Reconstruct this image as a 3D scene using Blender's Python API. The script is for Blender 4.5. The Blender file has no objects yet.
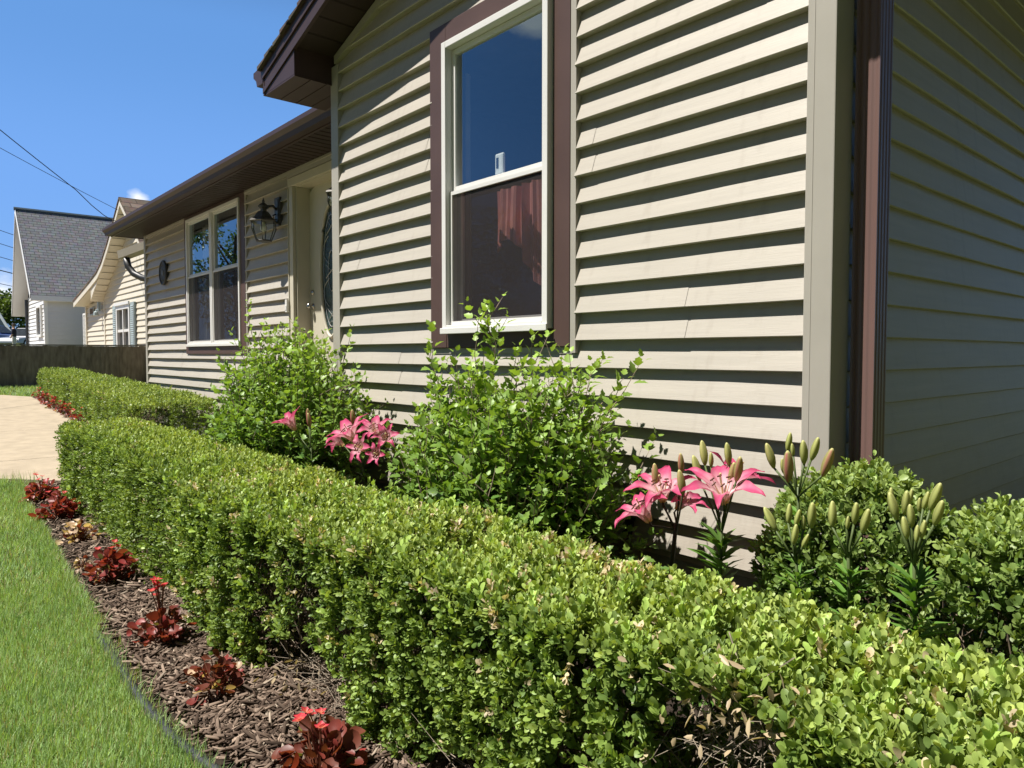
import bpy, bmesh, math, random
import numpy as np
from mathutils import Vector, Matrix
PI = math.pi
rad = math.radians
SC = bpy.context.scene
COL = SC.collection
RNG = np.random.default_rng(7)
random.seed(7)

# ------------------------------------------------------------------ camera
YAW, PITCH, CAM = 0.717, 0.0418, Vector((1.1696, -2.4908, 1.2))
vh = Vector((-math.cos(YAW), math.sin(YAW), 0))
RT = Vector((math.sin(YAW), math.cos(YAW), 0))
VW = vh*math.cos(PITCH) + Vector((0, 0, -math.sin(PITCH)))
UP = vh*math.sin(PITCH) + Vector((0, 0, math.cos(PITCH)))
cd = bpy.data.cameras.new('camera'); cam = bpy.data.objects.new('camera', cd); COL.objects.link(cam)
cd.sensor_width = 36; cd.lens = 718.5/1024*36; cd.clip_start = .05; cd.clip_end = 1500
M = Matrix.Identity(4)
for i in range(3):
    M[i][0] = RT[i]; M[i][1] = UP[i]; M[i][2] = -VW[i]; M[i][3] = CAM[i]
cam.matrix_world = M
SC.camera = cam

# ------------------------------------------------------------------ sky and sun
SUN_AZ = Vector((-.41, -.91)).normalized(); SUN_EL = rad(62.5)
TO_SUN = Vector((SUN_AZ.x*math.cos(SUN_EL), SUN_AZ.y*math.cos(SUN_EL), math.sin(SUN_EL)))
w = bpy.data.worlds.new('World'); SC.world = w; w.use_nodes = True
nt = w.node_tree; bg = nt.nodes['Background']
sky = nt.nodes.new('ShaderNodeTexSky'); sky.sky_type = 'NISHITA'; sky.sun_disc = False
sky.sun_elevation = SUN_EL; sky.sun_rotation = math.atan2(SUN_AZ.x, SUN_AZ.y)
sky.air_density = 1.0; sky.dust_density = 0.3; sky.ozone_density = 2.0; sky.altitude = 200
tc = nt.nodes.new('ShaderNodeTexCoord')
def wnode(t, **k):
    n = nt.nodes.new(t)
    for a, b in k.items(): setattr(n, a, b)
    return n
# small fair-weather clouds: noise in sky direction, kept low by coverage
ns = wnode('ShaderNodeTexNoise'); ns.inputs['Scale'].default_value = 9; ns.inputs['Detail'].default_value = 8; ns.inputs['Roughness'].default_value = .6
mp = wnode('ShaderNodeMapping'); mp.inputs['Scale'].default_value = (1, 1, 1.8)
nt.links.new(tc.outputs['Generated'], mp.inputs['Vector']); nt.links.new(mp.outputs['Vector'], ns.inputs['Vector'])
def puff(d, r):
    d = Vector(d).normalized()
    dp = wnode('ShaderNodeVectorMath', operation='DISTANCE'); dp.inputs[1].default_value = d
    nt.links.new(tc.outputs['Generated'], dp.inputs[0])
    mr = wnode('ShaderNodeMapRange'); mr.inputs['From Min'].default_value = r; mr.inputs['From Max'].default_value = 0
    nt.links.new(dp.outputs['Value'], mr.inputs['Value']); return mr.outputs['Result']
def vdir(x, y):
    return VW + RT*((x-512)/718.5) + UP*((384-y)/718.5)
mir = Vector((-1.50-1.17, -2.49, 1.66))
puffs = [puff(vdir(138, 199), .030), puff(vdir(4, 302), .06), puff(mir, .055), puff((.2, -1, .5), .4)]
acc = puffs[0]
for p in puffs[1:]:
    mx = wnode('ShaderNodeMath', operation='MAXIMUM'); nt.links.new(acc, mx.inputs[0]); nt.links.new(p, mx.inputs[1]); acc = mx.outputs[0]
ad = wnode('ShaderNodeMath', operation='MULTIPLY_ADD'); ad.inputs[1].default_value = .75; ad.inputs[2].default_value = -.35
nt.links.new(acc, ad.inputs[0])
sm = wnode('ShaderNodeMath', operation='ADD'); nt.links.new(ad.outputs[0], sm.inputs[0]); nt.links.new(ns.outputs['Fac'], sm.inputs[1])
cr = wnode('ShaderNodeMapRange'); cr.inputs['From Min'].default_value = .5; cr.inputs['From Max'].default_value = .8; cr.clamp = True
nt.links.new(sm.outputs[0], cr.inputs['Value'])
mk = wnode('ShaderNodeMath', operation='GREATER_THAN'); mk.inputs[1].default_value = .001; nt.links.new(acc, mk.inputs[0])
mm = wnode('ShaderNodeMath', operation='MULTIPLY'); nt.links.new(cr.outputs['Result'], mm.inputs[0]); nt.links.new(mk.outputs[0], mm.inputs[1])
mixc = wnode('ShaderNodeMixRGB'); mixc.inputs['Color2'].default_value = (12.5, 12.8, 13.2, 1)
hs = wnode('ShaderNodeHueSaturation'); hs.inputs['Saturation'].default_value = 1.1; hs.inputs['Value'].default_value = 1.0
nt.links.new(sky.outputs['Color'], hs.inputs['Color'])
nt.links.new(mm.outputs[0], mixc.inputs['Fac']); 
# clear blue band low in the sky (thin summer air), fading into the physical sky overhead
sz = wnode('ShaderNodeSeparateXYZ'); nt.links.new(tc.outputs['Generated'], sz.inputs[0])
ramp = wnode('ShaderNodeValToRGB'); ramp.color_ramp.interpolation = 'EASE'
el = ramp.color_ramp.elements; el[0].position = 0; el[0].color = (2.9, 5.6, 10.5, 1); el[1].position = .75; el[1].color = (.16, .22, .34, 1)
e2_ = el.new(.2); e2_.color = (2.2, 4.9, 10.8, 1); e3_ = el.new(.53); e3_.color = (.6, 1.2, 2.5, 1)
e4_ = el.new(.38); e4_.color = (1.65, 4.1, 9.2, 1)
nt.links.new(sz.outputs['Z'], ramp.inputs['Fac'])
bl = wnode('ShaderNodeMixRGB'); bl.inputs['Fac'].default_value = .88
nt.links.new(hs.outputs['Color'], bl.inputs['Color1']); nt.links.new(ramp.outputs['Color'], bl.inputs['Color2'])
nt.links.new(bl.outputs['Color'], mixc.inputs['Color1'])
nt.links.new(mixc.outputs['Color'], bg.inputs['Color'])
bg.inputs['Strength'].default_value = .05
sd = bpy.data.lights.new('sun', 'SUN'); sd.energy = 5.0; sd.angle = rad(.53); sd.color = (1, .96, .90)
so = bpy.data.objects.new('sun', sd); COL.objects.link(so)
so.rotation_euler = (-TO_SUN).to_track_quat('-Z', 'Y').to_euler()
so.location = TO_SUN*30
SC.view_settings.view_transform = 'Standard'; SC.view_settings.look = 'None'
SC.view_settings.exposure = 0.85; SC.view_settings.gamma = 1; SC.view_settings.use_curve_mapping = False
SC.render.engine = 'CYCLES'
SC.cycles.max_bounces = 8; SC.cycles.transparent_max_bounces = 12; SC.cycles.use_denoising = True

# ------------------------------------------------------------------ materials
def srgb(r, g, b):
    f = lambda c: (c/12.92 if c <= .04045 else ((c+.055)/1.055)**2.4)
    return (f(r/255), f(g/255), f(b/255))
def mat(name, col, rough=.6, spec=.4, var=.12, vscale=6, bump=0, bscale=60, stretch=(1, 1, 1), metal=0, col2=None, dirt=0):
    m = bpy.data.materials.new(name); m.use_nodes = True; t = m.node_tree; b = t.nodes['Principled BSDF']
    b.inputs['Roughness'].default_value = rough; b.inputs['Specular IOR Level'].default_value = spec; b.inputs['Metallic'].default_value = metal
    c = t.nodes.new('ShaderNodeTexCoord'); mpn = t.nodes.new('ShaderNodeMapping'); mpn.inputs['Scale'].default_value = stretch
    t.links.new(c.outputs['Object'], mpn.inputs['Vector'])
    n = t.nodes.new('ShaderNodeTexNoise'); n.inputs['Scale'].default_value = vscale; n.inputs['Detail'].default_value = 6
    t.links.new(mpn.outputs['Vector'], n.inputs['Vector'])
    r = t.nodes.new('ShaderNodeMixRGB')
    if col2 is None:
        r.inputs['Color1'].default_value = (*[x*(1-var) for x in col], 1); r.inputs['Color2'].default_value = (*[min(1, x*(1+var)) for x in col], 1)
    else:
        r.inputs['Color1'].default_value = (*col, 1); r.inputs['Color2'].default_value = (*col2, 1)
    mr = t.nodes.new('ShaderNodeMapRange'); mr.inputs['From Min'].default_value = .3; mr.inputs['From Max'].default_value = .7
    t.links.new(n.outputs['Fac'], mr.inputs['Value']); t.links.new(mr.outputs['Result'], r.inputs['Fac'])
    out = r.outputs['Color']
    t.links.new(out, b.inputs['Base Color'])
    if bump:
        n2 = t.nodes.new('ShaderNodeTexNoise'); n2.inputs['Scale'].default_value = bscale; n2.inputs['Detail'].default_value = 4
        t.links.new(mpn.outputs['Vector'], n2.inputs['Vector'])
        bp = t.nodes.new('ShaderNodeBump'); bp.inputs['Strength'].default_value = bump; bp.inputs['Distance'].default_value = .01
        t.links.new(n2.outputs['Fac'], bp.inputs['Height']); t.links.new(bp.outputs['Normal'], b.inputs['Normal'])
    return m
def leafmat(name, rough=.38, spec=.45, trans=.3, tcol=(1.3, 1.25, .5)):
    m = bpy.data.materials.new(name); m.use_nodes = True; t = m.node_tree; b = t.nodes['Principled BSDF']
    a = t.nodes.new('ShaderNodeAttribute'); a.attribute_name = 'tint'
    b.inputs['Roughness'].default_value = rough; b.inputs['Specular IOR Level'].default_value = spec
    t.links.new(a.outputs['Color'], b.inputs['Base Color'])
    tr = t.nodes.new('ShaderNodeBsdfTranslucent'); mu = t.nodes.new('ShaderNodeMixRGB'); mu.blend_type = 'MULTIPLY'; mu.inputs['Fac'].default_value = 1
    mu.inputs['Color2'].default_value = (*tcol, 1); t.links.new(a.outputs['Color'], mu.inputs['Color1']); t.links.new(mu.outputs['Color'], tr.inputs['Color'])
    mx = t.nodes.new('ShaderNodeMixShader'); mx.inputs['Fac'].default_value = trans
    t.links.new(b.outputs['BSDF'], mx.inputs[1]); t.links.new(tr.outputs['BSDF'], mx.inputs[2])
    t.links.new(mx.outputs['Shader'], t.nodes['Material Output'].inputs['Surface'])
    return m
def glassmat(name, ior=2.1, tint=(.85, .9, .9), rough=0.0, alpha=0):
    m = bpy.data.materials.new(name); m.use_nodes = True; t = m.node_tree
    for n in list(t.nodes):
        if n.type != 'OUTPUT_MATERIAL': t.nodes.remove(n)
    tr = t.nodes.new('ShaderNodeBsdfTransparent'); tr.inputs['Color'].default_value = (*tint, 1)
    gl = t.nodes.new('ShaderNodeBsdfGlossy'); gl.inputs['Roughness'].default_value = rough; gl.inputs['Color'].default_value = (.72, .9, 1, 1)
    lw = t.nodes.new('ShaderNodeLayerWeight'); lw.inputs['Blend'].default_value = .5
    pw = t.nodes.new('ShaderNodeMath'); pw.operation = 'POWER'; pw.inputs[1].default_value = 3; t.links.new(lw.outputs['Facing'], pw.inputs[0])
    fr = t.nodes.new('ShaderNodeMath'); fr.operation = 'MULTIPLY_ADD'; fr.inputs[1].default_value = .75; fr.inputs[2].default_value = ior; t.links.new(pw.outputs[0], fr.inputs[0])
    mx = t.nodes.new('ShaderNodeMixShader'); t.links.new(fr.outputs[0], mx.inputs['Fac'])
    t.links.new(tr.outputs['BSDF'], mx.inputs[1]); t.links.new(gl.outputs['BSDF'], mx.inputs[2])
    t.links.new(mx.outputs['Shader'], t.nodes['Material Output'].inputs['Surface'])
    return m
def screenmat(name, col, opacity):
    m = bpy.data.materials.new(name); m.use_nodes = True; t = m.node_tree; b = t.nodes['Principled BSDF']
    b.inputs['Base Color'].default_value = (*col, 1); b.inputs['Roughness'].default_value = .7; b.inputs['Alpha'].default_value = opacity
    return m
def shinglemat(name, c1, c2, su, sv, axis_u, axis_v):
    m = mat(name, c1, .9, .2, bump=.5, bscale=150); t = m.node_tree; b = t.nodes['Principled BSDF']
    c = [n for n in t.nodes if n.type == 'TEX_COORD'][0]
    sp = t.nodes.new('ShaderNodeSeparateXYZ'); cb = t.nodes.new('ShaderNodeCombineXYZ')
    t.links.new(c.outputs['Object'], sp.inputs[0]); t.links.new(sp.outputs[axis_u], cb.inputs[0]); t.links.new(sp.outputs[axis_v], cb.inputs[1])
    br = t.nodes.new('ShaderNodeTexBrick'); br.inputs['Color1'].default_value = (*c1, 1); br.inputs['Color2'].default_value = (*c2, 1)
    br.inputs['Mortar'].default_value = (*[x*.45 for x in c1], 1); br.inputs['Scale'].default_value = 1; br.inputs['Mortar Size'].default_value = .012
    br.inputs['Brick Width'].default_value = su; br.inputs['Row Height'].default_value = sv; br.inputs['Bias'].default_value = -.1
    t.links.new(cb.outputs[0], br.inputs['Vector'])
    n = [n for n in t.nodes if n.type == 'TEX_NOISE'][0]
    ml = t.nodes.new('ShaderNodeMixRGB'); ml.blend_type = 'OVERLAY'; ml.inputs['Fac'].default_value = .35
    t.links.new(br.outputs['Color'], ml.inputs['Color1']); t.links.new(n.outputs['Color'], ml.inputs['Color2'])
    t.links.new(ml.outputs['Color'], b.inputs['Base Color'])
    return m
MT = {}
MT['lampmetal'] = mat('weathered_pewter', (.105, .098, .086), .38, .5, var=.3, vscale=25, metal=.5)
MT['siding'] = mat('vinyl_siding_tan', (.395, .361, .306), .5, .3, var=.05, vscale=3.5, bump=.09, bscale=26, stretch=(.6, .6, 12))
def soil(m, z0, z1, col, amt):
    '''rain-splash soil clinging to the lowest courses, and faint streaking'''
    t = m.node_tree; b = t.nodes['Principled BSDF']; src = b.inputs['Base Color'].links[0].from_socket
    c = t.nodes.new('ShaderNodeTexCoord'); sp = t.nodes.new('ShaderNodeSeparateXYZ'); t.links.new(c.outputs['Object'], sp.inputs[0])
    mr = t.nodes.new('ShaderNodeMapRange'); mr.inputs['From Min'].default_value = z1; mr.inputs['From Max'].default_value = z0; t.links.new(sp.outputs['Z'], mr.inputs['Value'])
    n = t.nodes.new('ShaderNodeTexNoise'); n.inputs['Scale'].default_value = 9; n.inputs['Detail'].default_value = 8; t.links.new(c.outputs['Object'], n.inputs['Vector'])
    mp_ = t.nodes.new('ShaderNodeMapping'); mp_.inputs['Scale'].default_value = (22, 22, .7); t.links.new(c.outputs['Object'], mp_.inputs['Vector'])
    n2 = t.nodes.new('ShaderNodeTexNoise'); n2.inputs['Scale'].default_value = 1; n2.inputs['Detail'].default_value = 5; t.links.new(mp_.outputs['Vector'], n2.inputs['Vector'])
    r2 = t.nodes.new('ShaderNodeMapRange'); r2.inputs['From Min'].default_value = .56; r2.inputs['From Max'].default_value = .8; r2.inputs['To Max'].default_value = .22; t.links.new(n2.outputs['Fac'], r2.inputs['Value'])
    mu = t.nodes.new('ShaderNodeMath'); mu.operation = 'MULTIPLY'; t.links.new(mr.outputs['Result'], mu.inputs[0]); t.links.new(n.outputs['Fac'], mu.inputs[1])
    ml = t.nodes.new('ShaderNodeMath'); ml.operation = 'MULTIPLY_ADD'; ml.inputs[1].default_value = amt; t.links.new(mu.outputs[0], ml.inputs[0]); t.links.new(r2.outputs['Result'], ml.inputs[2])
    mx = t.nodes.new('ShaderNodeMixRGB'); mx.inputs['Color2'].default_value = (*col, 1); t.links.new(ml.outputs[0], mx.inputs['Fac']); t.links.new(src, mx.inputs['Color1']); t.links.new(mx.outputs['Color'], b.inputs['Base Color'])
soil(MT['siding'], .3, .95, (.19, .15, .11), .7)
MT['trim'] = mat('vinyl_trim_tan', (.36, .335, .285), .5, .3, var=.04, vscale=5, bump=.08, bscale=500)
MT['brown'] = mat('brown_aluminium', (.085, .051, .043), .45, .3, var=.08, vscale=4, bump=.03, bscale=30)
MT['eave'] = mat('dark_brown_eave_metal', (.052, .031, .028), .45, .3, var=.08, vscale=4, bump=.03, bscale=30)
MT['spout'] = mat('brown_downspout', (.155, .092, .080), .38, .5, var=.08, vscale=3, stretch=(1, 1, .3))
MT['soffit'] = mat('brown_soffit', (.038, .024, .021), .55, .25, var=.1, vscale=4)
MT['white'] = mat('white_vinyl', (.66, .645, .61), .35, .4, var=.03, vscale=5)
MT['cream_door'] = mat('cream_door_paint', (.52, .48, .375), .45, .4, var=.03)
MT['almond'] = mat('almond_trim', (.52, .475, .37), .45, .4, var=.04)
MT['shingle_brown'] = shinglemat('brown_asphalt_shingles', (.055, .042, .038), (.10, .08, .07), .3, .14, 'X', 'Y')
MT['shingle_grey'] = shinglemat('grey_asphalt_shingles', (.115, .12, .13), (.155, .16, .17), .30, .12, 'Y', 'Z')
MT['shingle_tan'] = shinglemat('weathered_brown_shingles', (.10, .075, .06), (.16, .12, .095), .4, .16, 'Y', 'Z')
MT['glass'] = glassmat('window_glass', .125)
MT['glass_low'] = glassmat('screened_glass', .035)
MT['lampglass'] = glassmat('lantern_glass', .05, (.95, .96, .93))
MT['screen'] = screenmat('insect_screen', (.020, .0125, .012), .55)
MT['black'] = mat('black_iron', (.018, .018, .018), .45, .5, var=.1)
MT['plaque'] = mat('dark_cast_iron', (.035, .033, .03), .55, .4, var=.2, vscale=20)
MT['metal'] = mat('brushed_nickel', (.55, .53, .5), .25, .5, metal=1)
MT['brass'] = mat('aged_brass', (.25, .2, .14), .3, .5, metal=1)
MT['concrete'] = mat('path_concrete', (.355, .295, .215), .9, .2, var=.12, vscale=6, bump=.25, bscale=220)
MT['wall_conc'] = mat('weathered_dark_boards', (.24, .19, .145), .9, .2, bump=.4, bscale=30, stretch=(3, 3, .7), col2=(.12, .092, .07), vscale=5)
MT['soil'] = mat('dark_soil', (.035, .026, .02), 1, .1, var=.35, vscale=40, bump=.6, bscale=90)
MT['lawn'] = mat('lawn_base', (.085, .11, .035), 1, .1, bump=.7, bscale=80, col2=(.12, .14, .05), vscale=7)
MT['road'] = mat('asphalt', (.06, .06, .06), .9, .2, var=.2, vscale=8, bump=.3, bscale=150)
MT['twig'] = mat('twig_bark', (.20, .155, .11), .9, .2, var=.4, vscale=30)
MT['twig_pale'] = mat('dead_twig', (.25, .205, .155), .9, .2, var=.35, vscale=30)
MT['core'] = mat('hedge_shade_twigs', (.022, .019, .012), 1, .1, var=.5, vscale=60, bump=.8, bscale=120)
MT['bark'] = mat('tree_bark', (.11, .085, .06), .95, .2, var=.3, vscale=12, bump=.6, bscale=25)
MT['box'] = leafmat('boxwood_leaf', .45, .35, .28)
MT['leaf'] = leafmat('shrub_leaf', .42, .35, .33)
MT['grass'] = leafmat('grass_blade', .5, .3, .35)
MT['petal'] = leafmat('flower_petal', .5, .3, .35, (1.1, 1.0, 1.0))
MT['mulchchip'] = leafmat('bark_chip', .9, .15, 0)
MT['stem'] = leafmat('plant_stem', .5, .3, .05)
MT['plastic_edge'] = mat('grey_plastic_edging', (.030, .033, .036), .5, .4, var=.3, vscale=8)
MT['room'] = mat('dim_room_wall', (.20, .16, .145), .9, .2, var=.1)
MT['curtain_red'] = mat('dusty_red_cloth', (.62, .235, .20), .85, .2, var=.18, vscale=8)
MT['curtain_grey'] = mat('grey_drape', (.32, .29, .27), .9, .2, var=.15, vscale=5)
MT['wsiding'] = mat('white_siding', (.68, .68, .67), .5, .3, var=.02)
MT['wgrey'] = mat('shade_grey_siding_panel', (.55, .55, .56), .6, .3, var=.02)  # white siding greyed for its shaded wall; also backs the lattice
MT['creamsiding'] = mat('cream_siding', (.58, .53, .43), .5, .3, var=.03)
MT['creamtrim'] = mat('cream_trim', (.62, .57, .47), .5, .3, var=.02)
MT['shutter'] = mat('grey_blue_shutter', (.30, .36, .37), .5, .3, var=.05)
MT['darkglass'] = mat('dark_window', (.03, .035, .04), .08, .6, var=.3)
MT['carblue'] = mat('blue_car_paint', (.02, .05, .16), .4, .6, var=.05)
MT['carsilver'] = mat('silver_car_paint', (.30, .31, .33), .35, .6, var=.03, metal=.3)
MT['rubber'] = mat('tyre_rubber', (.02, .02, .02), .8, .3)
MT['skin'] = mat('skin', (.50, .30, .21), .55, .4, var=.05)
MT['shirt'] = mat('dark_shirt', (.035, .03, .04), .9, .2)
MT['trouser'] = mat('pale_trousers', (.55, .50, .44), .9, .2)
MT['hair'] = mat('dark_hair', (.05, .035, .025), .7, .3)
MT['slate'] = mat('dark_blue_siding', (.05, .075, .09), .6, .3)
MT['wood'] = mat('grey_pole_wood', (.13, .10, .08), .9, .2, var=.25, stretch=(4, 4, .5))
MT['bulb'] = mat('frosted_bulb', (.75, .73, .68), .3, .5)
MT['wire'] = mat('black_cable', (.012, .012, .014), .6, .3)

# ------------------------------------------------------------------ builders
class MB:
    def __init__(s): s.v = []; s.f = []
    def add(s, vs, fs):
        o = len(s.v); s.v += [tuple(x) for x in vs]; s.f += [tuple(i+o for i in f) for f in fs]; return s
    def quad(s, a, b, c, d): return s.add([a, b, c, d], [(0, 1, 2, 3)])
    def box(s, x0, x1, y0, y1, z0, z1):
        return s.add([(x0, y0, z0), (x1, y0, z0), (x1, y1, z0), (x0, y1, z0), (x0, y0, z1), (x1, y0, z1), (x1, y1, z1), (x0, y1, z1)],
                     [(3, 2, 1, 0), (4, 5, 6, 7), (0, 1, 5, 4), (1, 2, 6, 5), (2, 3, 7, 6), (3, 0, 4, 7)])
    def prism(s, poly, d):
        """poly: 3-D points (planar), extruded by vector d"""
        n = len(poly); p = [Vector(x) for x in poly]; q = [x+Vector(d) for x in p]
        return s.add(p+q, [tuple(range(n))[::-1], tuple(range(n, 2*n))]+[(i, (i+1) % n, n+(i+1) % n, n+i) for i in range(n)])
    def tube(s, pts, r, n=8, r2=None, cap=True):
        pts = [Vector(p) for p in pts]; m = len(pts); vs = []
        for i, p in enumerate(pts):
            t = (pts[min(i+1, m-1)]-pts[max(i-1, 0)]).normalized()
            a = t.cross(Vector((0, 0, 1))) if abs(t.z) < .95 else t.cross(Vector((1, 0, 0)))
            a.normalize(); b = t.cross(a)
            rr = r if r2 is None else r+(r2-r)*i/(m-1)
            vs += [p+(a*math.cos(2*PI*k/n)+b*math.sin(2*PI*k/n))*rr for k in range(n)]
        fs = [(i*n+k, i*n+(k+1) % n, (i+1)*n+(k+1) % n, (i+1)*n+k) for i in range(m-1) for k in range(n)]
        if cap: fs += [tuple(range(n))[::-1], tuple(range((m-1)*n, m*n))]
        return s.add(vs, fs)
    def lathe(s, prof, c, n=16, axis='z', sx=1, sy=1, ph=0):
        vs = []
        for r, h in prof:
            for k in range(n):
                a = 2*PI*k/n+ph; u, v = r*math.cos(a)*sx, r*math.sin(a)*sy
                vs.append((c[0]+u, c[1]+v, c[2]+h) if axis == 'z' else (c[0]+u, c[1]+h, c[2]+v) if axis == 'y' else (c[0]+h, c[1]+u, c[2]+v))
        m = len(prof)
        fs = [(i*n+k, i*n+(k+1) % n, (i+1)*n+(k+1) % n, (i+1)*n+k) for i in range(m-1) for k in range(n)]
        fs += [tuple(range(n))[::-1], tuple(range((m-1)*n, m*n))]
        return s.add(vs, fs)
    def build(s, name, m, parent=None, smooth=False, bevel=0, tint=None):
        me = bpy.data.meshes.new(name); me.from_pydata([tuple(v) for v in s.v], [], s.f); me.update()
        bm = bmesh.new(); bm.from_mesh(me); bmesh.ops.recalc_face_normals(bm, faces=bm.faces); bm.to_mesh(me); bm.free()
        me.materials.append(m)
        if smooth: me.polygons.foreach_set('use_smooth', [True]*len(me.polygons))
        if tint is not None:
            at = me.color_attributes.new('tint', 'FLOAT_COLOR', 'POINT')
            a = np.ones((len(me.vertices), 4), np.float32); a[:, :3] = tint; at.data.foreach_set('color', a.ravel())
        o = bpy.data.objects.new(name, me); COL.objects.link(o)
        if bevel:
            b = o.modifiers.new('edge', 'BEVEL'); b.width = bevel; b.segments = 2; b.limit_method = 'ANGLE'; b.angle_limit = rad(40)
        if parent: adopt(o, parent)
        return o
def adopt(o, parent):
    p = Vector((0, 0, 0)); a = parent
    while a is not None: p += a.location; a = a.parent if a.parent else None
    o.parent = parent
    if parent.type == 'EMPTY': o.matrix_parent_inverse = Matrix.Translation(-parent.location)
    return o
def tag(o, label=None, cat=None, group=None, kind=None):
    if label: o['label'] = label
    if cat: o['category'] = cat
    if group: o['group'] = group
    if kind: o['kind'] = kind
    return o
def thing(name, loc, label, cat, group=None):
    o = bpy.data.objects.new(name, None); COL.objects.link(o); o.location = loc; o.empty_display_size = .1
    return tag(o, label, cat, group)

def unit(a): return a/np.maximum(np.linalg.norm(a, axis=-1, keepdims=True), 1e-9)
LEAF8 = (np.array([(0, 0, 0), (.20, .28, .05), (0, .32, 0), (-.20, .28, .05), (.23, .66, .045), (0, .68, -.02), (-.23, .66, .045), (0, 1, -.05)]),
         [(0, 1, 2), (0, 2, 3), (1, 4, 5, 2), (2, 5, 6, 3), (4, 7, 5), (5, 7, 6)])
LEAF14 = (np.array([(0, 0, 0)]+[(sx*w_, y_, z_+(.07 if sx else 0)*w_/.27) for y_, w_, z_ in ((.14, .15, 0), (.42, .27, .015), (.74, .26, 0), (.93, .14, -.04)) for sx in (1, 0, -1)]+[(0, 1, -.06)]),
          [(0, 1, 2), (0, 2, 3)]+[q for j in range(3) for q in ((1+3*j, 4+3*j, 5+3*j, 2+3*j), (2+3*j, 5+3*j, 6+3*j, 3+3*j))]+[(10, 13, 11), (11, 13, 12)])
LEAF4 = (np.array([(0, 0, 0), (.23, .5, .05), (0, 1, -.03), (-.23, .5, .05), (0, .5, 0)]), [(0, 1, 4), (1, 2, 4), (2, 3, 4), (3, 0, 4)])
BLADE = (np.array([(-.5, 0, 0), (.5, 0, 0), (.38, .5, .06), (-.38, .5, .06), (0, 1, .25)]), [(0, 1, 2, 3), (3, 2, 4)])
_r = [(0, 0), (.22, .10), (.44, .36), (.25, .47), (.30, .66), (.13, .80), (0, 1)]
_lv = [(0, 0), (0, .38), (0, .72), (0, 1)]+[_r[i] for i in range(1, 6)]+[(-_r[i][0], _r[i][1]) for i in range(1, 6)]
LOBED = (np.array([(x, y, .22*abs(x)-.22*y*y) for x, y in _lv]),
         [(0, 4, 5, 1), (1, 5, 6), (1, 6, 7, 2), (2, 7, 8, 3), (0, 1, 10, 9), (1, 11, 10), (1, 2, 12, 11), (2, 3, 13, 12)])
LANCE = (np.array([(0, 0, 0), (.09, .25, .03), (0, .28, 0), (-.09, .25, .03), (.10, .6, .0), (0, .62, -.04), (-.10, .6, .0), (0, 1, -.16)]), LEAF8[1])
_a = np.linspace(0, 2*PI, 11)[:-1]
ROUND = (np.array([(0, .45, -.10)]+[(.48*math.cos(t)*(1+.06*math.sin(3*t)), .45+.5*math.sin(t), .13+.09*math.sin(2*t+.7)) for t in _a]),
         [(0, 1+k, 1+(k+1) % 10) for k in range(10)])
def leaves(name, tmpl, P, D, N, S, C, m, parent=None, W=None, smooth=True):
    T, F = tmpl; K = len(T); n = len(P)
    D = unit(D); N = unit(N-(N*D).sum(1, keepdims=True)*D); X = np.cross(D, N)
    S = np.broadcast_to(np.asarray(S, float).reshape(-1, 1, 1), (n, 1, 1)); Wd = 1.0 if W is None else np.asarray(W).reshape(-1, 1, 1)
    V = P[:, None, :] + S*(T[None, :, 0:1]*Wd*X[:, None, :]+T[None, :, 1:2]*D[:, None, :]+T[None, :, 2:3]*N[:, None, :])
    V = V.reshape(-1, 3).astype(np.float32)
    lt = np.array([len(f) for f in F], np.int32); fl = np.concatenate([np.array(f) for f in F])
    li = (fl[None, :]+np.arange(n)[:, None]*K).ravel().astype(np.int32)
    tot = np.tile(lt, n); st = np.concatenate([[0], np.cumsum(tot)[:-1]]).astype(np.int32)
    me = bpy.data.meshes.new(name)
    me.vertices.add(len(V)); me.vertices.foreach_set('co', V.ravel())
    me.loops.add(len(li)); me.loops.foreach_set('vertex_index', li)
    me.polygons.add(len(tot)); me.polygons.foreach_set('loop_start', st); me.polygons.foreach_set('loop_total', tot)
    if smooth: me.polygons.foreach_set('use_smooth', np.ones(len(tot), bool))
    me.update(calc_edges=True)
    C = np.asarray(C, np.float32)
    if C.ndim == 2: C = np.repeat(C, K, 0)
    else: C = C.reshape(-1, 3)
    a = np.ones((len(V), 4), np.float32); a[:, :3] = np.clip(C, 0, 1)
    at = me.color_attributes.new('tint', 'FLOAT_COLOR', 'POINT'); at.data.foreach_set('color', a.ravel())
    me.materials.append(m)
    o = bpy.data.objects.new(name, me); COL.objects.link(o)
    if parent: adopt(o, parent)
    return o
def wav(P, f, ph=0):
    return (np.sin(P[:, 0]*f+ph)+np.sin(P[:, 1]*f*1.3+1.7+ph)+np.sin(P[:, 2]*f*1.1+.6+P[:, 0]*f*.7)+np.sin((P[:, 0]+P[:, 1]*.6)*f*2.1+2*ph))/4
def gz(x):
    x = np.asarray(x, float); return .025*np.clip(-6-x, 0, 40)+.045*np.clip(-46-x, 0, 40)
def g1(x): return float(gz(x))

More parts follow.
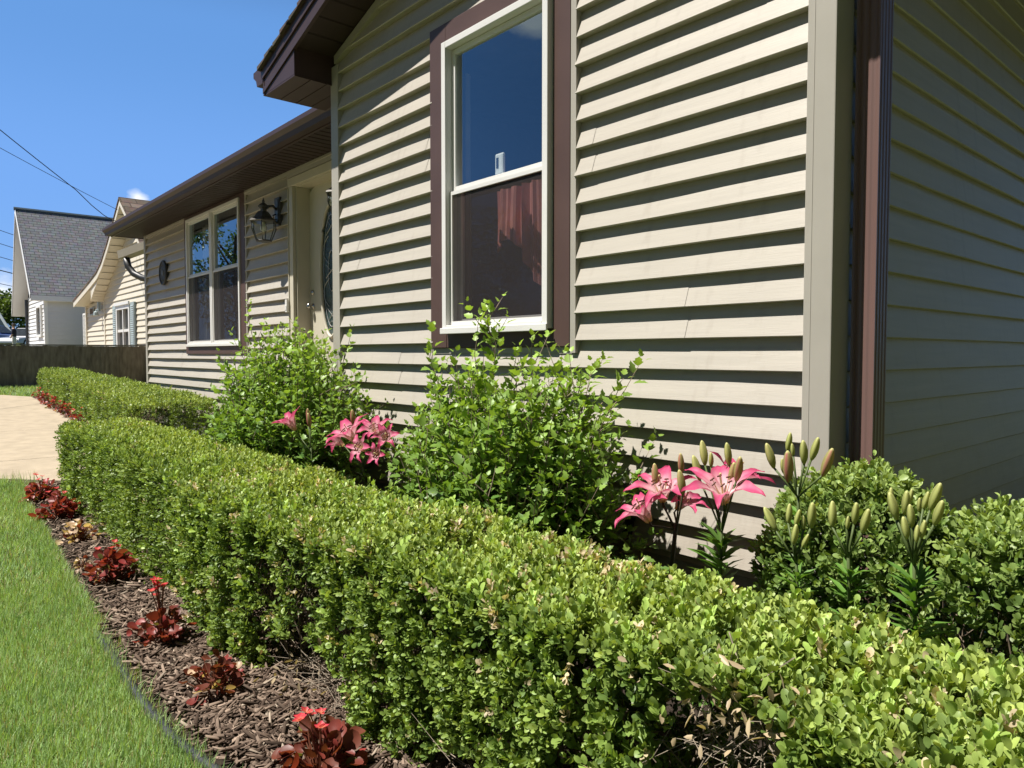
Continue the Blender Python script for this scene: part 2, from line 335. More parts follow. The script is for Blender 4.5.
# ================================================================== SETTING: ground, path, bed
xs = [-400, -120, -86, -66, -46]+[x for x in range(-45, -5, 3)]+[-6, 0, 6, 40, 120, 400]
ys = [-400, -120, -40, -12, -5, 0, 5, 12, 40, 120, 400]
mb = MB(); mb.v = [(x, y, g1(x)) for x in xs for y in ys]; ny = len(ys)
mb.f = [(i*ny+j, (i+1)*ny+j, (i+1)*ny+j+1, i*ny+j+1) for i in range(len(xs)-1) for j in range(ny-1)]
tag(mb.build('ground', MT['lawn']), kind='structure')
def sheet(name, poly, m, dz, th=0, kind='structure'):
    bm = bmesh.new(); vs = [bm.verts.new((x, y, (g1(x) if x < -6 else 0)+dz)) for x, y in poly]
    f = bm.faces.new(vs); f.normal_update()
    if f.normal.z < 0: f.normal_flip()
    if th:
        r = bmesh.ops.extrude_face_region(bm, geom=[f]); 
        for v in r['geom']:
            if isinstance(v, bmesh.types.BMVert): v.co.z += th
    bmesh.ops.triangulate(bm, faces=bm.faces[:]); bmesh.ops.recalc_face_normals(bm, faces=bm.faces[:])
    me = bpy.data.meshes.new(name); bm.to_mesh(me); bm.free(); me.materials.append(m)
    o = bpy.data.objects.new(name, me); COL.objects.link(o); return tag(o, kind=kind)
EDGE = [(-6.55, -1.62), (-5.6, -1.69), (-4.607, -1.73), (-3.457, -1.79), (-2.651, -1.815), (-2.063, -1.835), (-1.522, -1.85), (-1.127, -1.84), (-.95, -1.81), (-.6, -1.76), (.2, -1.70), (1.4, -1.68)]
sheet('mulch_bed', [(x, y) for x, y in EDGE]+[(1.4, -.02), (-3.7, -.02), (-4.4, -.3), (-5.9, -.8), (-6.3, -1.1)], MT['soil'], .006)
sheet('bed_soil', [(-16.9, -.28), (-14.8, -.22), (-11.7, -.34), (-9.4, -.5), (-8.4, -.6), (-8.2, .66), (-17, .66)], MT['soil'], .006)
pathpoly = [(-6.35, -1.25), (-6.6, -1.5), (-6.9, -1.8), (-7.6, -3), (-8.3, -5), (-12, -6), (-18.5, -4), (-17.5, -.65), (-16.75, -.22), (-14.8, -.2), (-11.7, -.32), (-10, -.42), (-9, -.6), (-8.3, -.6), (-7.9, -.1), (-7.3, .25), (-5, .25), (-5, -.45), (-6.0, -.75)]
sheet('concrete_path', pathpoly, MT['concrete'], -.03, .07)
jb = MB()
for xa in (-7.9, -10.6): jb.quad((xa, -.62, g1(xa)+.0415), (xa+.008, -.62, g1(xa)+.0415), (xa+.008, -5.2, g1(xa)+.0415), (xa, -5.2, g1(xa)+.0415))
tag(jb.build('path_joints', MT['soil']), kind='structure')
sheet('bounce_sidewalk', [(-60, -6.6), (60, -6.6), (60, -5.3), (-60, -5.3)], MT['concrete'], .012)  # out of view, added so grey paving bounces neutral light
sheet('street', [(-60, -17), (60, -17), (60, -8.2), (-60, -8.2)], MT['road'], .012)  # unseen road surface, added to keep bounce light neutral
sheet('bounce_driveway', [(-20.8, -5.2), (-20.8, 2.9), (-28, 2.9), (-28.2, 2.2), (-46, 2.2), (-46, -5.2)], MT['concrete'], .02)  # hidden by the fence; pale concrete added to bounce light onto soffits

# ================================================================== RANCH HOUSE
HOUSE = thing('ranch_house', (0, 0, 0), 'tan vinyl sided house with brown trim, soffits and gutters, filling the right of the photo', 'house')
E5 = .127; TIP0 = 1.2658
def tips(z0, z1):
    k0 = math.floor((z0-TIP0)/E5)+1; out = []
    k = k0
    while TIP0+k*E5 < z1: out.append(TIP0+k*E5); k += 1
    return out
def siding(name, O, U, Nn, u0, u1, z0, z1, holes=(), lim=None, parent=HOUSE, m=None, e=E5, proj=.043, tp=None, seg=.35, parts=None):
    """one lapped wall face: courses of real geometry, each leaning out to its lower edge"""
    mb = MB(); O = Vector(O); U = Vector(U); Nn = Vector(Nn); rr = random.Random(hash(name) % 1000)
    off = lambda u, k: .0022*math.sin(u*2.3+k*1.7)+.0012*math.sin(u*6.1+k*2.9)
    T = tips(z0-e, z1) if tp is None else tp
    for k, zt in enumerate(T):
        a0, b0 = max(zt, z0), min(zt+e, z1)
        if b0-a0 < .004: continue
        br = sorted({a0, b0}|{h[2] for h in holes if a0 < h[2] < b0}|{h[3] for h in holes if a0 < h[3] < b0})
        for a, b in zip(br[:-1], br[1:]):
            la, ha = (u0, u1) if lim is None else lim(a); lb, hb = (u0, u1) if lim is None else lim(b)
            la, ha, lb, hb = max(u0, la), min(u1, ha), max(u0, lb), min(u1, hb)
            if ha-la < .01 or hb < lb: continue
            iv = [(la, ha, lb, hb)]
            for h in holes:
                if h[2] < (a+b)/2 < h[3]:
                    nv = []
                    for (p, q, r, s) in iv:
                        if h[0] >= q or h[1] <= p: nv.append((p, q, r, s)); continue
                        if h[0] > p: nv.append((p, h[0], r, h[0]))
                        if h[1] < q: nv.append((h[1], q, h[1], s))
                    iv = nv
            oa, ob = proj*(1-(a-zt)/e)+.003, proj*(1-(b-zt)/e)+.003
            us = u0+((k//2)*1.618+.37)%1.0*(u1-u0)                     # panel overlap seam, one per double course
            iv2 = []
            for (p, q, r, s) in iv:
                if p+.05 < us < q-.05 and m is None: iv2 += [(p, us+.012, r, us+.012, 0.), (us, q, us, s, -.0022)]
                else: iv2.append((p, q, r, s, -.0022 if (p > us and m is None) else 0.))
            oa_, ob_ = oa, ob
            for (p, q, r, s, sh) in iv2:
                oa, ob = oa_+sh, ob_+sh
                n = max(1, int((q-p)/seg))
                for i in range(n):
                    ua, ub, ta, tb = p+(q-p)*i/n, p+(q-p)*(i+1)/n, r+(s-r)*i/n, r+(s-r)*(i+1)/n
                    w0, w1, w2, w3 = off(ua, k), off(ub, k), off(tb, k)*.4, off(ta, k)*.4
                    mb.quad(O+U*ua+Nn*(oa+w0)+Vector((0, 0, a)), O+U*ub+Nn*(oa+w1)+Vector((0, 0, a)), O+U*tb+Nn*(ob+w2)+Vector((0, 0, b)), O+U*ta+Nn*(ob+w3)+Vector((0, 0, b)))
                    if abs(a-zt) < 1e-6:
                        mb.quad(O+U*ua+Nn*(oa+w0)+Vector((0, 0, a)), O+U*ua+Nn*(oa+w0-.005)+Vector((0, 0, a-.004)), O+U*ub+Nn*(oa+w1-.005)+Vector((0, 0, a-.004)), O+U*ub+Nn*(oa+w1)+Vector((0, 0, a)))
                        mb.quad(O+U*ua+Nn*(oa+w0-.005)+Vector((0, 0, a-.004)), O+U*ua+Vector((0, 0, a-.001)), O+U*ub+Vector((0, 0, a-.001)), O+U*ub+Nn*(oa+w1-.005)+Vector((0, 0, a-.004)))
    o = mb.build(name, m or MT['siding'], parent)
    return o
GX0, GX1, PKX = -3.58, 0.0, -1.79
SL = .31
def rk(x): return (3.434+SL*(x+3.097)) if x <= PKX else (3.434+SL*(PKX+3.097))-SL*(x-PKX)   # rake underside height
def rlim(z):
    if z < rk(GX0): return (GX0, GX1) if z < rk(GX1) else (GX0, PKX+(rk(PKX)-z)/SL)
    return (PKX-(rk(PKX)-z)/SL, PKX+(rk(PKX)-z)/SL)
WZ0 = .34
WX0, WX1, WB, WT = -2.367, -1.222, 1.235, 3.075           # brown window trim, front window
siding('front_siding', (0, 0, 0), (1, 0, 0), (0, -1, 0), GX0+.05, GX1-.03, WZ0, 3.8, holes=[(WX0+.02, WX1+.03, WB-.01, WT-.01)], lim=rlim)
siding('side_siding', (0, 0, 0), (0, 1, 0), (1, 0, 0), .06, 8.9, WZ0, 3.21, proj=.020)
RY = .707; RX0 = -11.35
siding('recessed_siding', (0, RY, 0), (1, 0, 0), (0, -1, 0), RX0+.05, GX0, WZ0, 3.07, holes=[(-9.33, -7.13, 1.2, 3.2), (-5.95, -4.74, .5, 2.93)])
siding('return_siding', (GX0, 0, 0), (0, 1, 0), (-1, 0, 0), .05, RY, WZ0, 3.1)
mb = MB(); mb.box(GX0+.02, -.02, .02, 8.9, -.3, WZ0); mb.box(RX0+.02, GX0, RY+.02, 8.9, -.3, WZ0)
mb.build('foundation', mat('foundation_block', (.3, .29, .27), .95, .1, bump=.4), HOUSE)
# sheathing behind the siding keeps daylight out of the rooms (open where the windows are)
mb = MB()
def wallq(x0, x1, y, z0, z1, holes):
    xs_ = sorted({x0, x1}|{h[0] for h in holes}|{h[1] for h in holes}); zs_ = sorted({z0, z1}|{h[2] for h in holes}|{h[3] for h in holes})
    for a, b in zip(xs_[:-1], xs_[1:]):
        for c, d in zip(zs_[:-1], zs_[1:]):
            if not any(h[0] <= (a+b)/2 <= h[1] and h[2] <= (c+d)/2 <= h[3] for h in holes): mb.box(a, b, y, y+.06, c, d)
wallq(GX0+.03, -.03, .004, WZ0, 3.25, [(-2.2, -1.347, 1.335, 2.94)])
wallq(RX0+.03, GX0+.03, RY+.004, WZ0, 3.07, [(-9.23, -7.28, 1.31, 3.03), (-5.86, -4.86, .8, 2.91)])
mb.box(-.07, -.004, .07, 8.8, WZ0, 3.2); mb.box(RX0+.004, RX0+.07, RY+.07, 8.8, WZ0, 3.07); mb.box(RX0, 0, 8.8, 8.86, WZ0, 3.2)
mb.box(GX0+.004, GX0+.03, .07, RY, WZ0, 3.1)
mb.build('wall_sheathing', MT['room'], HOUSE)
# corner posts
def cpost(x0, x1, y0, y1, z0, z1): 
    b = MB(); b.box(x0, x1, y0, y1, z0, z1); return b.build('corner_post', MT['trim'], HOUSE, bevel=.004)
cpost(-.072, .030, -.048, .085, WZ0-.02, 3.1)
cpost(GX0-.02, GX0+.085, -.048, .07, WZ0-.02, 3.23)
cpost(RX0-.02, RX0+.075, RY-.048, RY+.08, WZ0-.02, 3.08)
mb = MB()
for x in (-.046, ): mb.box(x-.0015, x+.0015, -.0495, -.048, WZ0, 3.1)
mb.build('post_crease', MT['trim'], HOUSE)
# J-channel frieze under the rakes
mb = MB()
for (xa, xb) in ((GX0+.04, PKX), (PKX, GX1-.02)):
    mb.prism([(xa, -.004, rk(xa)-.055), (xb, -.004, rk(xb)-.055), (xb, -.004, rk(xb)), (xa, -.004, rk(xa))], (0, -.046, 0))
mb.build('frieze_trim', MT['trim'], HOUSE)
for xa, xb, zz in ((RX0+.06, -9.33, 3.02), (-7.13, -5.97, 3.02), (-5.97, GX0-.03, 2.995)):
    mb = MB(); mb.box(xa, xb, RY-.04, RY-.002, zz, 3.072); mb.build('frieze_trim', MT['trim'], HOUSE)

# ---- roofs
OV = .33
mb = MB()
BACK = 9.3; EL, ER = -4.10, .46
def slope_shingles(mb, x0, x1, y0, y1, zf, n, th=.012, rise=.016):
    """stepped courses running along y, from eave x0 up to ridge x1"""
    for i in range(n):
        a, b = x0+(x1-x0)*i/n, x0+(x1-x0)*(i+1)/n
        j = random.uniform(-.006, .006)
        mb.add([(a, y0+j, zf(a)+rise), (b, y0+j, zf(b)), (b, y1, zf(b)), (a, y1, zf(a)+rise), (a, y0+j, zf(a)-th), (b, y0+j, zf(b)-th), (b, y1, zf(b)-th), (a, y1, zf(a)-th)],
               [(0, 1, 2, 3), (7, 6, 5, 4), (0, 4, 5, 1), (1, 5, 6, 2), (2, 6, 7, 3), (3, 7, 4, 0)])
top = lambda x: rk(x)+.185
slope_shingles(mb, EL-.03, PKX, -OV-.035, BACK, top, 17); slope_shingles(mb, ER+.03, PKX, -OV-.035, BACK, top, 17)
mb.build('gable_roof', MT['shingle_brown'], HOUSE)
mb = MB(); mtop = lambda y: 3.185+SL*(y-.20)
for i in range(38):
    a, b = .17+4.89*i/38, .17+4.89*(i+1)/38
    mb.add([(-11.66, a, mtop(a)+.016), (-11.66, b, mtop(b)), (PKX, b, mtop(b)), (PKX, a, mtop(a)+.016), (-11.66, a, mtop(a)-.012), (-11.66, b, mtop(b)-.012), (PKX, b, mtop(b)-.012), (PKX, a, mtop(a)-.012)],
           [(0, 1, 2, 3), (7, 6, 5, 4), (0, 4, 5, 1), (1, 5, 6, 2), (2, 6, 7, 3), (3, 7, 4, 0)])
mb.quad((-11.66, 5.06, mtop(5.06)), (PKX, 5.06, mtop(5.06)), (PKX, 10, mtop(5.06)-1.5), (-11.66, 10, mtop(5.06)-1.5))
mb.prism([(RX0+.01, RY+.02, 3.07), (RX0+.01, 9, 3.07), (RX0+.01, 5.06, mtop(5.06)-.03), (RX0+.01, RY+.02, mtop(RY)-.05)], (.04, 0, 0))
mb.build('main_roof', MT['shingle_brown'], HOUSE)
# rake fascia boards (two stepped faces) and drip edge
def fasc(xa, xb):
    b = MB()
    b.prism([(xa, -OV, rk(xa)), (xb, -OV, rk(xb)), (xb, -OV, rk(xb)+.165), (xa, -OV, rk(xa)+.165)], (0, .02, 0))
    b.prism([(xa, -OV-.0125, rk(xa)+.10), (xb, -OV-.0125, rk(xb)+.10), (xb, -OV-.0125, rk(xb)+.17), (xa, -OV-.0125, rk(xa)+.17)], (0, .012, 0))
    b.prism([(xa, -OV-.007, rk(xa)-.004), (xb, -OV-.007, rk(xb)-.004), (xb, -OV-.007, rk(xb)+.03), (xa, -OV-.007, rk(xa)+.03)], (0, .0065, 0))
    b.build('rake_fascia', MT['eave'], HOUSE)
fasc(EL, PKX); fasc(PKX, ER)
# rake soffit: boards crossing the slope, with grooves
mb = MB()
def slope_soffit(xa, xb, y0, y1, step=.15):
    n = max(1, int(abs(xb-xa)/step))
    for i in range(n):
        a, b = xa+(xb-xa)*i/n, xa+(xb-xa)*(i+1)/n; g = .008 if xb > xa else -.008
        mb.quad((a+g, y0, rk(a+g)+.012), (b-g, y0, rk(b-g)+.012), (b-g, y1, rk(b-g)+.012), (a+g, y1, rk(a+g)+.012))
        mb.quad((b-g, y0, rk(b-g)+.012), (b, y0, rk(b)+.026), (b, y1, rk(b)+.026), (b-g, y1, rk(b-g)+.012))
        mb.quad((a, y0, rk(a)+.026), (a+g, y0, rk(a+g)+.012), (a+g, y1, rk(a+g)+.012), (a, y1, rk(a)+.026))
slope_soffit(GX0, PKX, -OV+.015, -.002); slope_soffit(GX1, PKX, -OV+.015, -.002)
mb.build('rake_soffit', MT['soffit'], HOUSE)
# boxed eave returns at both feet of the gable
def retbox(xi, xo, zb, back, name='eave_return'):
    b = MB(); s = 1 if xo > xi else -1
    b.prism([(xi, -OV+.003, zb), (xo, -OV+.003, zb), (xo, -OV+.003, rk(xo)+.02), (xi, -OV+.003, rk(xi)+.02)], (0, .016, 0))      # front face
    b.prism([(xi, -OV+.020, zb), (xi, -.03, zb), (xi, -.03, rk(xi)+.02), (xi, -OV+.020, rk(xi)+.02)], (s*.014, 0, 0))                # inner cheek
    n = 5
    for i in range(n):                                                                                                        # flat soffit boards
        ya, yb = -OV+.004+(back+OV)*i/n, -OV+.004+(back+OV)*(i+1)/n-.007
        b.box(min(xi, xo), max(xi, xo), ya, yb, zb-.012, zb-.002)
    b.box(min(xi, xo), max(xi, xo), -OV+.02, back, zb-.0015, zb+.002)
    b.box(min(xo, xo+s*.018), max(xo, xo+s*.018), -OV-.003, back, zb-.012, top(xo)-.03)                                              # eave fascia
    return b.build(name, MT['eave'], HOUSE)
retbox(GX0, EL+.02, 3.115, .28); retbox(-.14, ER-.02, 3.06, .05)
mb = MB(); mb.box(.0, ER-.02, .06, 9, 3.205, 3.215); mb.box(ER-.03, ER-.012, .05, 9, 3.2, top(ER)-.03); mb.build('soffit', MT['soffit'], HOUSE)
# gutters (K profile)
def gutter(P0, P1, out, z, name='gutter', w_=.115, h=.115):
    P0 = Vector(P0); P1 = Vector(P1); out = Vector(out); b = MB()
    prof = [(0, h), (0, 0), (w_*.62, 0), (w_*.72, h*.35), (w_, h*.62), (w_, h*.9), (w_-.012, h*.94), (w_-.014, h*.88), (w_*.93, h*.6), (w_*.64, h*.32), (w_*.58, .006), (.006, .006), (.006, h)]
    pa = [P0+out*p+Vector((0, 0, z+q)) for p, q in prof]; b.prism(pa, P1-P0)
    cap = [P0+out*p+Vector((0, 0, z+q)) for p, q in prof[:6]]; d = (P1-P0).normalized()
    b.prism([c-d*.003 for c in cap], d*.003); b.prism([c+(P1-P0) for c in cap], d*.003)
    return b.build(name, MT['eave'], HOUSE)
gutter((-11.66, .25, 0), (EL+.1, .25, 0), (0, -1, 0), 3.058)
gutter((EL+.001, -OV-.005, 0), (EL+.001, .02, 0), (-1, 0, 0), 3.195, w_=.17, h=.13)
gutter((ER+.001, -OV-.005, 0), (ER+.001, 9, 0), (1, 0, 0), rk(ER)+.03)
# main eave: fascia, soffit boards, left gable end return
mb = MB(); mb.box(-11.64, GX0, .252, .275, 3.05, 3.19); mb.box(-11.64, -11.62, .275, 9, 3.06, 3.2); mb.build('eave_fascia', MT['eave'], HOUSE)
mb = MB()
x = -11.62
while x < GX0-.01:
    mb.box(x, min(x+.088, GX0), .275, RY, 3.068, 3.083); x += .105
mb.box(-11.62, GX0, .27, RY, 3.0835, 3.09)
mb.build('soffit', MT['soffit'], HOUSE)
mb = MB(); mb.box(-11.62, RX0, RY, 9, 3.08, 3.09); mb.build('soffit', MT['soffit'], HOUSE)

# ---- windows
def sash(mb, x0, x1, z0, z1, y0, y1, wl):
    mb.box(x0, x0+wl, y0, y1, z0, z1); mb.box(x1-wl, x1, y0, y1, z0, z1); mb.box(x0+wl, x1-wl, y0, y1, z0, z0+wl); mb.box(x0+wl, x1-wl, y0, y1, z1-wl, z1)
def window(name, x0, x1, z0, z1, zm, yw, screen=True, proud=.07):
    """double-hung unit: outer frame, upper and lower sash, panes, insect screen"""
    f = MB(); sash(f, x0, x1, z0, z1, yw-proud, yw+.05, .038)
    f.box(x0-.006, x1+.006, yw-proud-.012, yw-proud, z0-.012, z0+.022)
    W = f.build(name, MT['white'], HOUSE, bevel=.003)
    a, b = x0+.040, x1-.040
    u = MB(); sash(u, a, b, zm-.02, z1-.040, yw-.028, yw+.002, .030); s = u.build('upper_sash', MT['white'], W, bevel=.002)
    l = MB(); sash(l, a, b, z0+.040, zm+.018, yw+.006, yw+.034, .034); l.build('lower_sash', MT['white'], W, bevel=.002)
    p = MB(); p.quad((a+.03, yw-.014, zm+.01), (b-.03, yw-.014, zm+.01), (b-.03, yw-.014, z1-.065), (a+.03, yw-.014, z1-.065)); p.build('pane', MT['glass'], W)
    p = MB(); p.quad((a+.03, yw+.02, z0+.068), (b-.03, yw+.02, z0+.068), (b-.03, yw+.02, zm-.02), (a+.03, yw+.02, zm-.02)); p.build('pane', MT['glass_low'], W)
    if screen:
        q = MB(); q.quad((a+.004, yw-.036, z0+.06), (b-.004, yw-.036, z0+.06), (b-.004, yw-.036, zm-.03), (a+.004, yw-.036, zm-.03)); q.build('insect_screen', MT['screen'], W)
        q = MB(); sash(q, a, b, z0+.040, zm-.018, yw-.045, yw-.032, .02); q.build('screen_frame', MT['white'], W)
    return W
window('window', -2.207, -1.340, 1.325, 2.95, 2.135, -.005, proud=.075)
t = MB()
t.box(WX0, -2.212, -.046, .0, WB, WT); t.box(-1.335, WX1, -.046, .0, WB, WT); t.box(-2.212, -1.335, -.0455, .0, 2.955, WT); t.box(-2.212, -1.335, -.044, .0, WB, 1.32)
t.build('window_trim', MT['brown'], HOUSE, bevel=.003)
t = MB(); t.box(WX1+.002, WX1+.036, -.043, 0, WB-.03, WT+.03); t.box(WX0-.02, WX1+.001, -.030, 0, WB-.033, WB-.002)
t.build('window_channel', MT['trim'], HOUSE)
for a, b in ((-9.23, -8.255), (-8.245, -7.28)): window('window', a, b, 1.31, 3.02, 2.265, RY-.005, proud=.055)
t = MB(); t.box(-9.33, -9.232, RY-.044, RY, 1.2, 3.066); t.box(-7.278, -7.13, RY-.044, RY, 1.2, 3.066); t.box(-9.232, -7.278, RY-.042, RY, 3.022, 3.066); t.box(-9.232, -7.278, RY-.046, RY, 1.2, 1.305)
t.build('window_trim', MT['brown'], HOUSE, bevel=.003)
t = MB(); t.box(-7.128, -7.095, RY-.04, RY, 1.17, 3.02); t.build('window_channel', MT['trim'], HOUSE)
# dim rooms behind the glass
def room(x0, x1, y0, y1, z0, z1):
    b = MB(); b.quad((x0, y0, z0), (x1, y0, z0), (x1, y1, z0), (x0, y1, z0)); b.quad((x0, y0, z1), (x1, y0, z1), (x1, y1, z1), (x0, y1, z1))
    b.quad((x0, y1, z0), (x1, y1, z0), (x1, y1, z1), (x0, y1, z1)); b.quad((x0, y0, z0), (x0, y1, z0), (x0, y1, z1), (x0, y0, z1)); b.quad((x1, y0, z0), (x1, y1, z0), (x1, y1, z1), (x1, y0, z1))
    b.build('room_lining', MT['room'], HOUSE)
room(-3.4, -.2, .066, 3.4, .5, 3.1); room(-10.6, -6.3, RY+.066, 4.6, .5, 3.06); room(-6.2, -4.5, RY+.3, 3, .5, 3.0)

# ---- entry door
DX0, DX1, DZ0, DZ1, DY = -5.86, -4.86, .82, 2.90, RY+.14
t = MB(); t.box(DX0-.10, DX0, RY-.035, RY+.0, .6, DZ1+.005); t.box(DX1, DX1+.10, RY-.035, RY, .6, DZ1+.005); t.box(DX0-.10, DX1+.10, RY-.04, RY, DZ1+.006, DZ1+.09)
t.box(DX0-.10, DX0-.085, RY-.045, RY-.036, .6, DZ1); t.box(DX0-.02, DX0+.02, RY+.001, DY+.06, .6, DZ1); t.box(DX1-.02, DX1+.02, RY+.001, DY+.06, .6, DZ1); t.box(DX0-.02, DX1+.02, RY+.001, DY+.06, DZ1-.0, DZ1+.03)
t.build('door_casing', MT['almond'], HOUSE, bevel=.004)
DOOR = None
ox, oz, ow, oh = (DX0+DX1)/2, 2.02, .205, .64
bm = MB()
N = 48
outer = []
for k in range(N):
    a = 2*PI*k/N; c, s = math.cos(a), math.sin(a); X0, X1 = DX0+.022, DX1-.022
    tt = min(((X1-X0)/2)/abs(c) if abs(c) > 1e-6 else 1e9, ((DZ1-oz) if s > 0 else (oz-DZ0))/abs(s) if abs(s) > 1e-6 else 1e9)
    outer.append((ox+c*tt, oz+s*tt))
inner = [(ox+ow*math.cos(2*PI*k/N), oz+oh*math.sin(2*PI*k/N)) for k in range(N)]
for k in range(N):
    j = (k+1) % N; bm.quad((inner[k][0], DY, inner[k][1]), (outer[k][0], DY, outer[k][1]), (outer[j][0], DY, outer[j][1]), (inner[j][0], DY, inner[j][1]))
corners = [(DX0+.022, DZ1), (DX1-.022, DZ1), (DX1-.022, DZ0), (DX0+.022, DZ0)]
bm.box(DX0+.022, DX1-.022, DY+.02, DY+.045, DZ0, oz-oh-.03); bm.box(DX0+.022, ox-ow-.03, DY+.02, DY+.045, DZ0, DZ1); bm.box(ox+ow+.03, DX1-.022, DY+.02, DY+.045, DZ0, DZ1); bm.box(DX0+.022, DX1-.022, DY+.021, DY+.044, oz+oh+.03, DZ1)
DOOR = bm.build('entry_door', MT['cream_door'], HOUSE)
r = MB(); ring = [(ox+(ow+.012)*math.cos(2*PI*k/40), DY-.008, oz+(oh+.012)*math.sin(2*PI*k/40)) for k in range(41)]
r.tube(ring, .018, 8, cap=False); r.build('oval_frame', MT['almond'], DOOR, smooth=True)
g = MB(); g.add([(ox+ow*math.cos(2*PI*k/40), DY+.004, oz+oh*math.sin(2*PI*k/40)) for k in range(40)], [tuple(range(40))]); 
g.build('oval_glass', mat('leaded_glass', (.035, .06, .055), .12, .6, var=.5, vscale=30, bump=.5, bscale=60), DOOR)
c = MB()
for k in range(-4, 5):                                     # lead came: scrolls and diamonds
    for s in (-1, 1):
        pts = [(ox+s*ow*.86*math.sin(q*1.2+k)*math.sqrt(max(0, 1-((k*.14+q*.11)/.62)**2)), DY-.002, oz+k*.14+q*.11) for q in np.linspace(-.6, .6, 7) if abs(k*.14+q*.11) < .6]
        if len(pts) > 2: c.tube(pts, .0035, 5)
rr_ = [(ox+ow*.8*math.cos(2*PI*k/40), DY-.002, oz+oh*.86*math.sin(2*PI*k/40)) for k in range(41)]; c.tube(rr_, .004, 5, cap=False)
rr_ = [(ox+.07*math.cos(2*PI*k/24), DY-.002, oz+.2*math.sin(2*PI*k/24)) for k in range(25)]; c.tube(rr_, .004, 5, cap=False)
c.build('lead_came', mat('lead_came', (.4, .4, .38), .35, .5, metal=.6), DOOR)
k_ = MB(); k_.lathe([(.03, .0), (.03, -.008), (.012, -.012), (.012, -.035), (.027, -.045), (.030, -.06), (.020, -.072), (.0, -.074)], (DX0+.09, DY, 1.69), 14, 'y'); k_.build('door_knob', MT['metal'], DOOR, smooth=True)
k_ = MB(); k_.lathe([(.026, .0), (.026, -.012), (.016, -.022), (0, -.024)], (DX0+.09, DY, 1.83), 14, 'y'); k_.build('deadbolt', MT['metal'], DOOR, smooth=True)
t = MB(); t.box(-5.9, -4.7, .25, RY-.03, .0, .72); t.box(-5.9, -4.7, .0, .25, .0, .4)
t.build('porch_steps', MT['concrete'], HOUSE, bevel=.01)
# doorbell on the casing
o = MB(); o.box(-5.99, -5.945, RY-.070, RY-.0455, 1.63, 1.76); o.box(-5.982, -5.953, RY-.075, RY-.070, 1.65, 1.70)
tag(o.build('doorbell', MT['white'], bevel=.004), 'small white doorbell box on the cream door casing', 'doorbell')

# ---- downspout on the side of the corner
d = MB()
def ribbed(x0, x1, y0, y1, nx, ny, dep):
    P = []
    for i in range(nx*4+1):
        u = i/(nx*4); P.append((x0+(x1-x0)*u, y0+(dep if (i % 4) in (1, 2) and 0 < i < nx*4 else 0)))
    for i in range(1, ny*4+1):
        u = i/(ny*4); P.append((x1-(dep if (i % 4) in (1, 2) and i < ny*4 else 0), y0+(y1-y0)*u))
    P += [(x0, y1)]
    return P
prof = ribbed(.042, .123, .075, .176, 3, 4, .0018)
d.prism([(x, y, .18) for x, y in prof], (0, 0, 2.62))
DS = d.build('downspout', MT['spout'], HOUSE)
d = MB(); d.tube([(.085, .125, 2.79), (.10, .125, 2.87), (.3, .108, 3.1), (.46, .108, 3.16)], .045, 10); d.build('downspout_elbow', MT['spout'], DS)
d = MB(); d.prism([(.038, .070, .0), (.128, .070, .0), (.128, .181, .0), (.038, .181, .0)], (0, 0, .2)); d.build('downspout_shoe', MT['spout'], DS)
for z in (2.62,):
    d = MB(); d.box(.036, .129, .0695, .0735, z-.014, z+.014); d.box(.125, .129, .075, .18, z-.014, z+.014)
    d.build('downspout_strap', MT['spout'], DS)

# ---- small fitting low on the siding
b = MB(); b.box(-.872, -.846, -.05, .0, .40, .475); b.tube([(-.84, -.02, .43), (-.835, -.05, .445), (-.828, -.055, .475)], .010, 8); b.lathe([(.0, -.06), (.022, -.058), (.022, -.04), (0, -.038)], (-.862, 0, .405), 10, 'y')
tag(b.build('wall_fitting', MT['black'], bevel=.002), 'small dark fitting low on the tan siding behind the lilies', 'hose tap')

# ---- plaque
p = MB(); p.lathe([(.175, 0), (.175, -.02), (.165, -.028), (.15, -.028), (.145, -.018), (.0, -.018)], (-10.32, RY-.042, 2.404), 40, 'y', 1, 1.05)
PQ = tag(p.build('wall_plaque', MT['plaque'], smooth=False), 'round dark cast plaque on the shaded siding beside the double window', 'plaque')
q = MB()
for k in range(12):
    a = 2*PI*k/12; q.lathe([(.013, 0), (.010, -.006), (0, -.007)], (-10.32+.105*math.cos(a), RY-.060, 2.404+.11*math.sin(a)), 8, 'y')
q.lathe([(.05, 0), (.045, -.008), (0, -.009)], (-10.32, RY-.060, 2.404), 16, 'y'); q.build('relief', mat('worn_iron', (.09, .085, .075), .5, .4), PQ)

